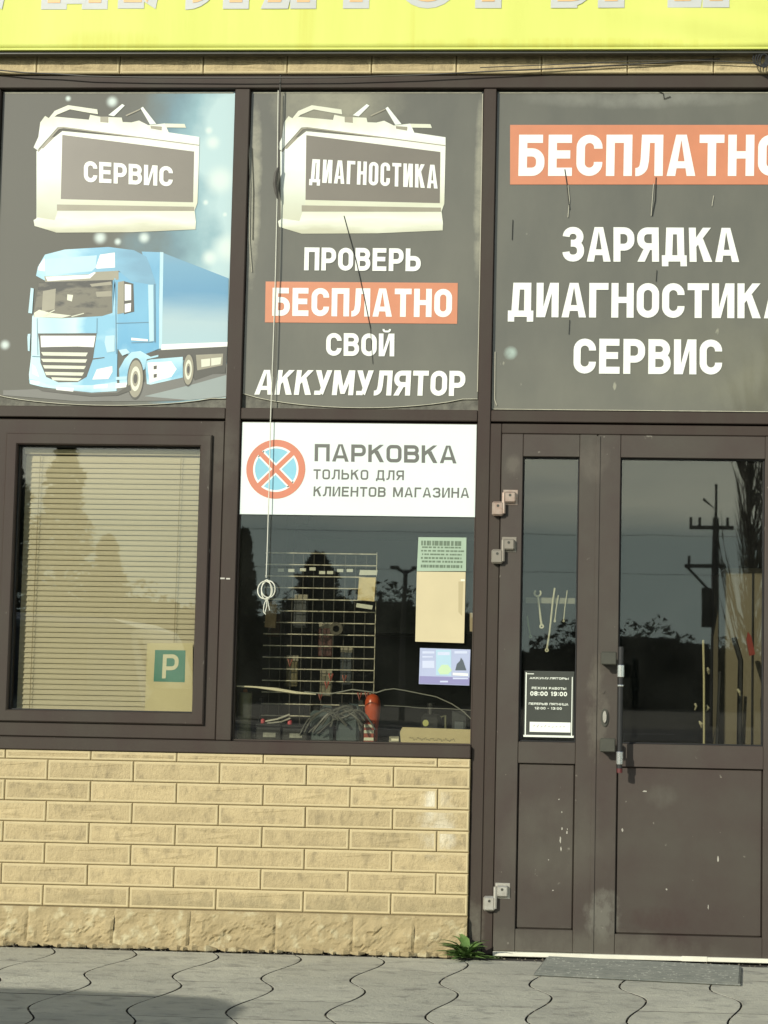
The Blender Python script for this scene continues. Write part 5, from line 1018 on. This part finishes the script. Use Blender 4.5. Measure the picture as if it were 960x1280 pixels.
wd = thing('weed', 'low green weed with pointed leaves growing at the foot of the wall by the door', 'plant', (-0.345, -0.105, 0.0))
M_leaf = mat('weed_leaf', (0.085, 0.165, 0.035), 0.5, col2=(0.14, 0.22, 0.07), scale=25, objrand=0.25)
for k in range(48):
    r = random.Random(k + 5); a = r.uniform(0, 2 * PI); lift = r.uniform(0.12, 1.35) ** 1.1; L_ = r.uniform(0.075, 0.145)
    if -0.0 < a < PI and lift < 0.7: a = -a      # low leaves spread away from the wall
    wmax = r.uniform(0.010, 0.018); vs = []; fs = []; n = 6
    for i in range(n + 1):
        u = i / n; wd_ = wmax * math.sin(PI * min(1, u * 0.9 + 0.08)) ** 0.8 * (1 - u ** 3) + 0.0008; wd_ *= 1 + 0.25 * (i % 2)
        rad = L_ * (u * math.cos(lift * (1 - .45 * u))); hh = L_ * u * math.sin(lift * (1 - .55 * u)) + 0.004
        for s_ in (-1, 0, 1): vs.append((rad, s_ * wd_, hh + abs(s_) * wd_ * .35))
    for i in range(n): fs += [(i * 3, i * 3 + 1, i * 3 + 4, i * 3 + 3), (i * 3 + 1, i * 3 + 2, i * 3 + 5, i * 3 + 4)]
    o = newobj('leaf', mesh(vs, fs, True), M_leaf, wd, (r.uniform(-.012, .012), r.uniform(-.01, .01), 0)); o.rotation_euler = (0, 0, a)

# ================================================================== across the lot: what the glass reflects
def tree_crown(mb, cx, cy, z0, z1, rad, n, leaf, seed, shape='cone'):
    r = random.Random(seed)
    for _ in range(n):
        u = r.random(); 
        if shape == 'cone': R_ = rad * (1 - u) ** 0.75 * (0.9 + 0.16 * math.sin(u * 31 + seed) + 0.12 * math.sin(u * 67 + seed * 2)) + 0.05
        else: R_ = rad * math.sqrt(max(0.02, 1 - (2 * u - 1) ** 2))
        a = r.uniform(0, 2 * PI); q = R_ * math.sqrt(r.random()); x, y, z = cx + q * math.cos(a), cy + q * math.sin(a), z0 + (z1 - z0) * u
        d1 = Vector((r.uniform(-1, 1), r.uniform(-1, 1), r.uniform(-.6, .6))).normalized() * leaf; d2 = Vector((r.uniform(-1, 1), r.uniform(-1, 1), r.uniform(-.6, .6))).normalized() * leaf
        p = Vector((x, y, z)); mb.add([p - d1, p + d2, p + d1], [(0, 1, 2)])
M_needle = mat('dark_needles', (0.025, 0.04, 0.022), 0.8, var=0.4, scale=2); M_bark = mat('bark', (0.09, 0.075, 0.055), 0.9, var=0.3, scale=5)
M_treeline = mat('treeline_leaves', (0.03, 0.042, 0.025), 0.9, var=0.4, scale=.5)
for k, (x, y, hgt, rad, lab) in enumerate([(-16.9, -45, 9.6, 2.0, 'tallest dark spruce across the road, left of the lot'), (-15.6, -46, 6.1, 1.5, 'short dark spruce right beside the tallest one'),
                                           (-19.4, -47, 9.0, 2.2, 'dark spruce farthest left across the road'), (-10.7, -45, 6.3, 0.95, 'slim dark spruce standing apart across the road'), (-8.3, -46, 5.6, 2.3, 'squat dark spruce nearest the street lamp')]):
    t = thing('spruce_tree', lab, 'tree', (x, y, 0), 0, 'spruces across the road')
    MB().tube([(0, 0, 0), (0, 0, hgt * .5), (0, 0, hgt * .95)], [.18, .12, .03], 7).build('trunk', M_bark, t)
    mb = MB(); tree_crown(mb, 0, 0, 0.6, hgt, rad, 3600, 0.2, k * 3 + 1); mb.build('crown', M_needle, t)
for k, (x, y, hgt, lab) in enumerate([(6.3, -45, 12.5, 'bare upright poplar right of the utility pole'), (7.4, -45.5, 13.5, 'tallest bare poplar across the road'), (8.6, -46, 12.0, 'bare poplar farthest right across the road')]):
    t = thing('poplar_tree', lab, 'tree', (x, y, 0), 0, 'bare poplars across the road'); r = random.Random(k + 70)
    MB().tube([(0, 0, 0), (0.1, 0, 3), (-.1, 0, hgt * .6), (0, 0, hgt)], [.15, .12, .07, .02], 7).build('trunk', M_bark, t)
    mb = MB()
    for _ in range(95):
        z0 = r.uniform(1.2, hgt * .8); a = r.uniform(0, 2 * PI); L_ = r.uniform(1.5, 4.0) * (1.1 - z0 / hgt * .5); sp_ = r.uniform(.15, .42)
        p = [Vector((0, 0, z0))]
        for s_ in (.25, .6, 1): p.append(Vector((math.cos(a) * L_ * sp_ * s_ ** .7, math.sin(a) * L_ * sp_ * s_ ** .7, z0 + L_ * s_)))
        mb.tube(p, [.045, .032, .018, .008], 4)
        for q in range(5):
            b0 = p[1].lerp(p[3], r.random()); a2 = a + r.uniform(-1.2, 1.2); mb.tube([b0, b0 + Vector((math.cos(a2) * .25, math.sin(a2) * .25, .9)) * r.uniform(.6, 1.2)], [.02, .006], 3)
    mb.build('crown', mat('grey_twigs', (0.17, 0.15, 0.11), 0.9), t)
mb = MB(); r = random.Random(99)
for i in range(42000):
    x = r.uniform(-150, 150); top = (5.0 if x > -6 else 7.2) + 0.7 * math.sin(x * .35) + .5 * math.sin(x * 1.1 + 1) + .3 * math.sin(x * 3.1)
    z = top * r.random() ** 0.8; p = Vector((x, -96 + r.uniform(-2.5, 2.5), z)); s_ = r.uniform(.12, .36)
    d1 = Vector((r.uniform(-1, 1), r.uniform(-1, 1), r.uniform(-.6, .6))).normalized() * s_; d2 = Vector((r.uniform(-1, 1), r.uniform(-.3, .3), r.uniform(-.6, .6))).normalized() * s_
    mb.add([p - d1, p + d2, p + d1], [(0, 1, 2)])
for i in range(150):
    x = -150 + i * 2; top = (4.3 if x > -6 else 6.4) + .6 * math.sin(x * .35); mb.box(x, x + 2.001, -98 - (i % 3) * .2, -97, 0, top)
tag(mb.build('treeline', M_treeline), kind='stuff', label='far dark treeline beyond the road', cat='trees')
M_pole = mat('weathered_pole', (0.10, 0.095, 0.085), 0.9, var=0.2, scale=3)
up = thing('utility_pole', 'dark utility pole with crossarms across the road', 'utility pole', (5.15, -45, 0))
MB().tube([(0, 0, 0), (0, 0, 6.9), (0, 0, 6.95), (0, 0, 8.0)], [.15, .11, .05, .04], 8).build('pole', M_pole, up); MB().tube([(-.45, 0, 7.55), (0, 0, 7.2), (0.0, 0, 8.05)], .05, 5).build('bracket', M_pole, up)
for z, a, c_ in ((6.6, -.9, .6), (5.3, -1.05, .35)): MB().box(a, c_, -.06, .06, z - .06, z + .06).build('crossarm', M_pole, up)
for x, z in ((-.85, 6.66), (-.55, 6.66), (-.9, 5.36), (.4, 6.66)): MB().tube([(x, 0, z), (x, 0, z + .28)], .05, 6).build('insulator', M_black, up)
MB().tube([(-.95, 0, 5.25), (-.2, 0, 4.5)], .05, 5).build('brace', M_pole, up)
MB().box(-.45, .05, -.3, -.1, 3.3, 4.6, .03).build('transformer_box', M_darkmetal, up)
sl_ = thing('street_lamp', 'twin armed street lamp across the road', 'street lamp', (-5.2, -45, 0))
MB().tube([(0, 0, 0), (0, 0, 5.0)], [.11, .07], 8).build('pole', M_pole, sl_)
for s_ in (-1, 1): MB().tube([(0, 0, 4.9), (s_ * .35, 0, 5.1)], .05, 6).build('arm', M_pole, sl_); MB().box(s_ * .35 - .15, s_ * .35 + .15, -.08, .08, 5.04, 5.14, .02).build('lamp_head', M_darkmetal, sl_)
wv = MB()
for z in (6.9, 5.6): wv.tube([(5.15 + (i - 6) * 9, -45.0, z - .6 + .025 * (i - 6) ** 2 * .6) for i in range(13)], .007, 4)
tag(wv.build('overhead_wires', M_black), 'overhead wires running from the utility pole along the road', 'wires')

# parked car behind and to the left of the viewer: its roof throws the shadow on the pavement
car = thing('parked_car', 'grey blue estate car parked on the lot facing away from the doors', 'car', (-4.91, -4.33, 0))
M_car = mat('car_paint', (0.10, 0.13, 0.16), 0.3, var=0.05, coat=1.0); M_cwin = mat('car_window', (0.02, 0.022, 0.025), 0.05, coat=0.5); M_tyre = mat('tyre', (0.02, 0.02, 0.02), 0.8)
# stations along x: (x, half width at sill, half width at waist, half width at roof, sill z, waist z, roof z)
st_ = [(-2.05, .70, .74, .66, .34, .62, .70), (-1.85, .80, .84, .74, .26, .70, .80), (-1.1, .84, .88, .78, .24, .84, .97), (-0.75, .84, .89, .80, .24, .90, 1.03), (-0.15, .84, .89, .70, .24, .92, 1.40),
       (0.3, .84, .89, .70, .24, .92, 1.50), (1.3, .84, .89, .70, .24, .93, 1.51), (1.95, .83, .88, .69, .26, .94, 1.48), (2.12, .81, .87, .68, .30, .94, 1.42), (2.25, .76, .83, .64, .36, .90, 1.02)]
vs = []; n = 12
for x, a, b_, c_, zs, zw, zr in st_:
    half = [(a * .6, zs - .02), (a, zs), (b_, (zs + zw) / 2), (b_ * .98, zw), (c_, zr - .05), (c_ * .82, zr)]
    vs += [(x, -p, z) for p, z in half] + [(x, p, z) for p, z in reversed(half)]
fs = [(i * n + k, i * n + (k + 1) % n, (i + 1) * n + (k + 1) % n, (i + 1) * n + k) for i in range(len(st_) - 1) for k in range(n)] + [tuple(range(n)), tuple(range((len(st_) - 1) * n, len(st_) * n))]
body = MB().add(vs, fs).build('body', M_car, car)
for s_ in (-1, 1):
    MB().add([(x, s_ * y, z) for x, y, z in ((-.60, .885, .95), (.55, .885, .96), (.55, .725, 1.42), (-.12, .735, 1.36))], [(0, 1, 2, 3)]).build('side_window', M_cwin, car)
    MB().add([(x, s_ * y, z) for x, y, z in ((.62, .885, .96), (1.9, .875, .97), (1.85, .725, 1.40), (.62, .725, 1.42))], [(0, 1, 2, 3)]).build('side_window', M_cwin, car)
    MB().box(-.72, -.58, s_ * .92 - .08, s_ * .92 + .08, .93, 1.05, .02).build('wing_mirror', M_car, car)
    MB().box(-2.07, -1.93, s_ * .62 - .1, s_ * .62 + .1, .55, .66, .02).build('headlight', mat('lamp_clear', (.7, .7, .7), .1), car)
    MB().box(2.16, 2.26, s_ * .70 - .08, s_ * .70 + .08, .70, .90, .02).build('tail_light', mat('lamp_red', (.35, .02, .02), .2), car)
    for x in (-1.35, 1.4):
        w_ = MB().tube([(x, s_ * .72, .31), (x, s_ * .90, .31)], .31, 24).build('wheel', M_tyre, car); MB().tube([(x, s_ * .895, .31), (x, s_ * .91, .31)], .19, 16).build('rim', M_steel, w_)
MB().add([(-.70, -.70, 1.06), (-.70, .70, 1.06), (-.20, .62, 1.385), (-.20, -.62, 1.385)], [(0, 1, 2, 3)]).build('windscreen', M_cwin, car)
MB().add([(2.262, -.58, 1.02), (2.262, .58, 1.02), (2.155, .55, 1.36), (2.155, -.55, 1.36)], [(0, 1, 2, 3)]).build('rear_window', M_cwin, car)
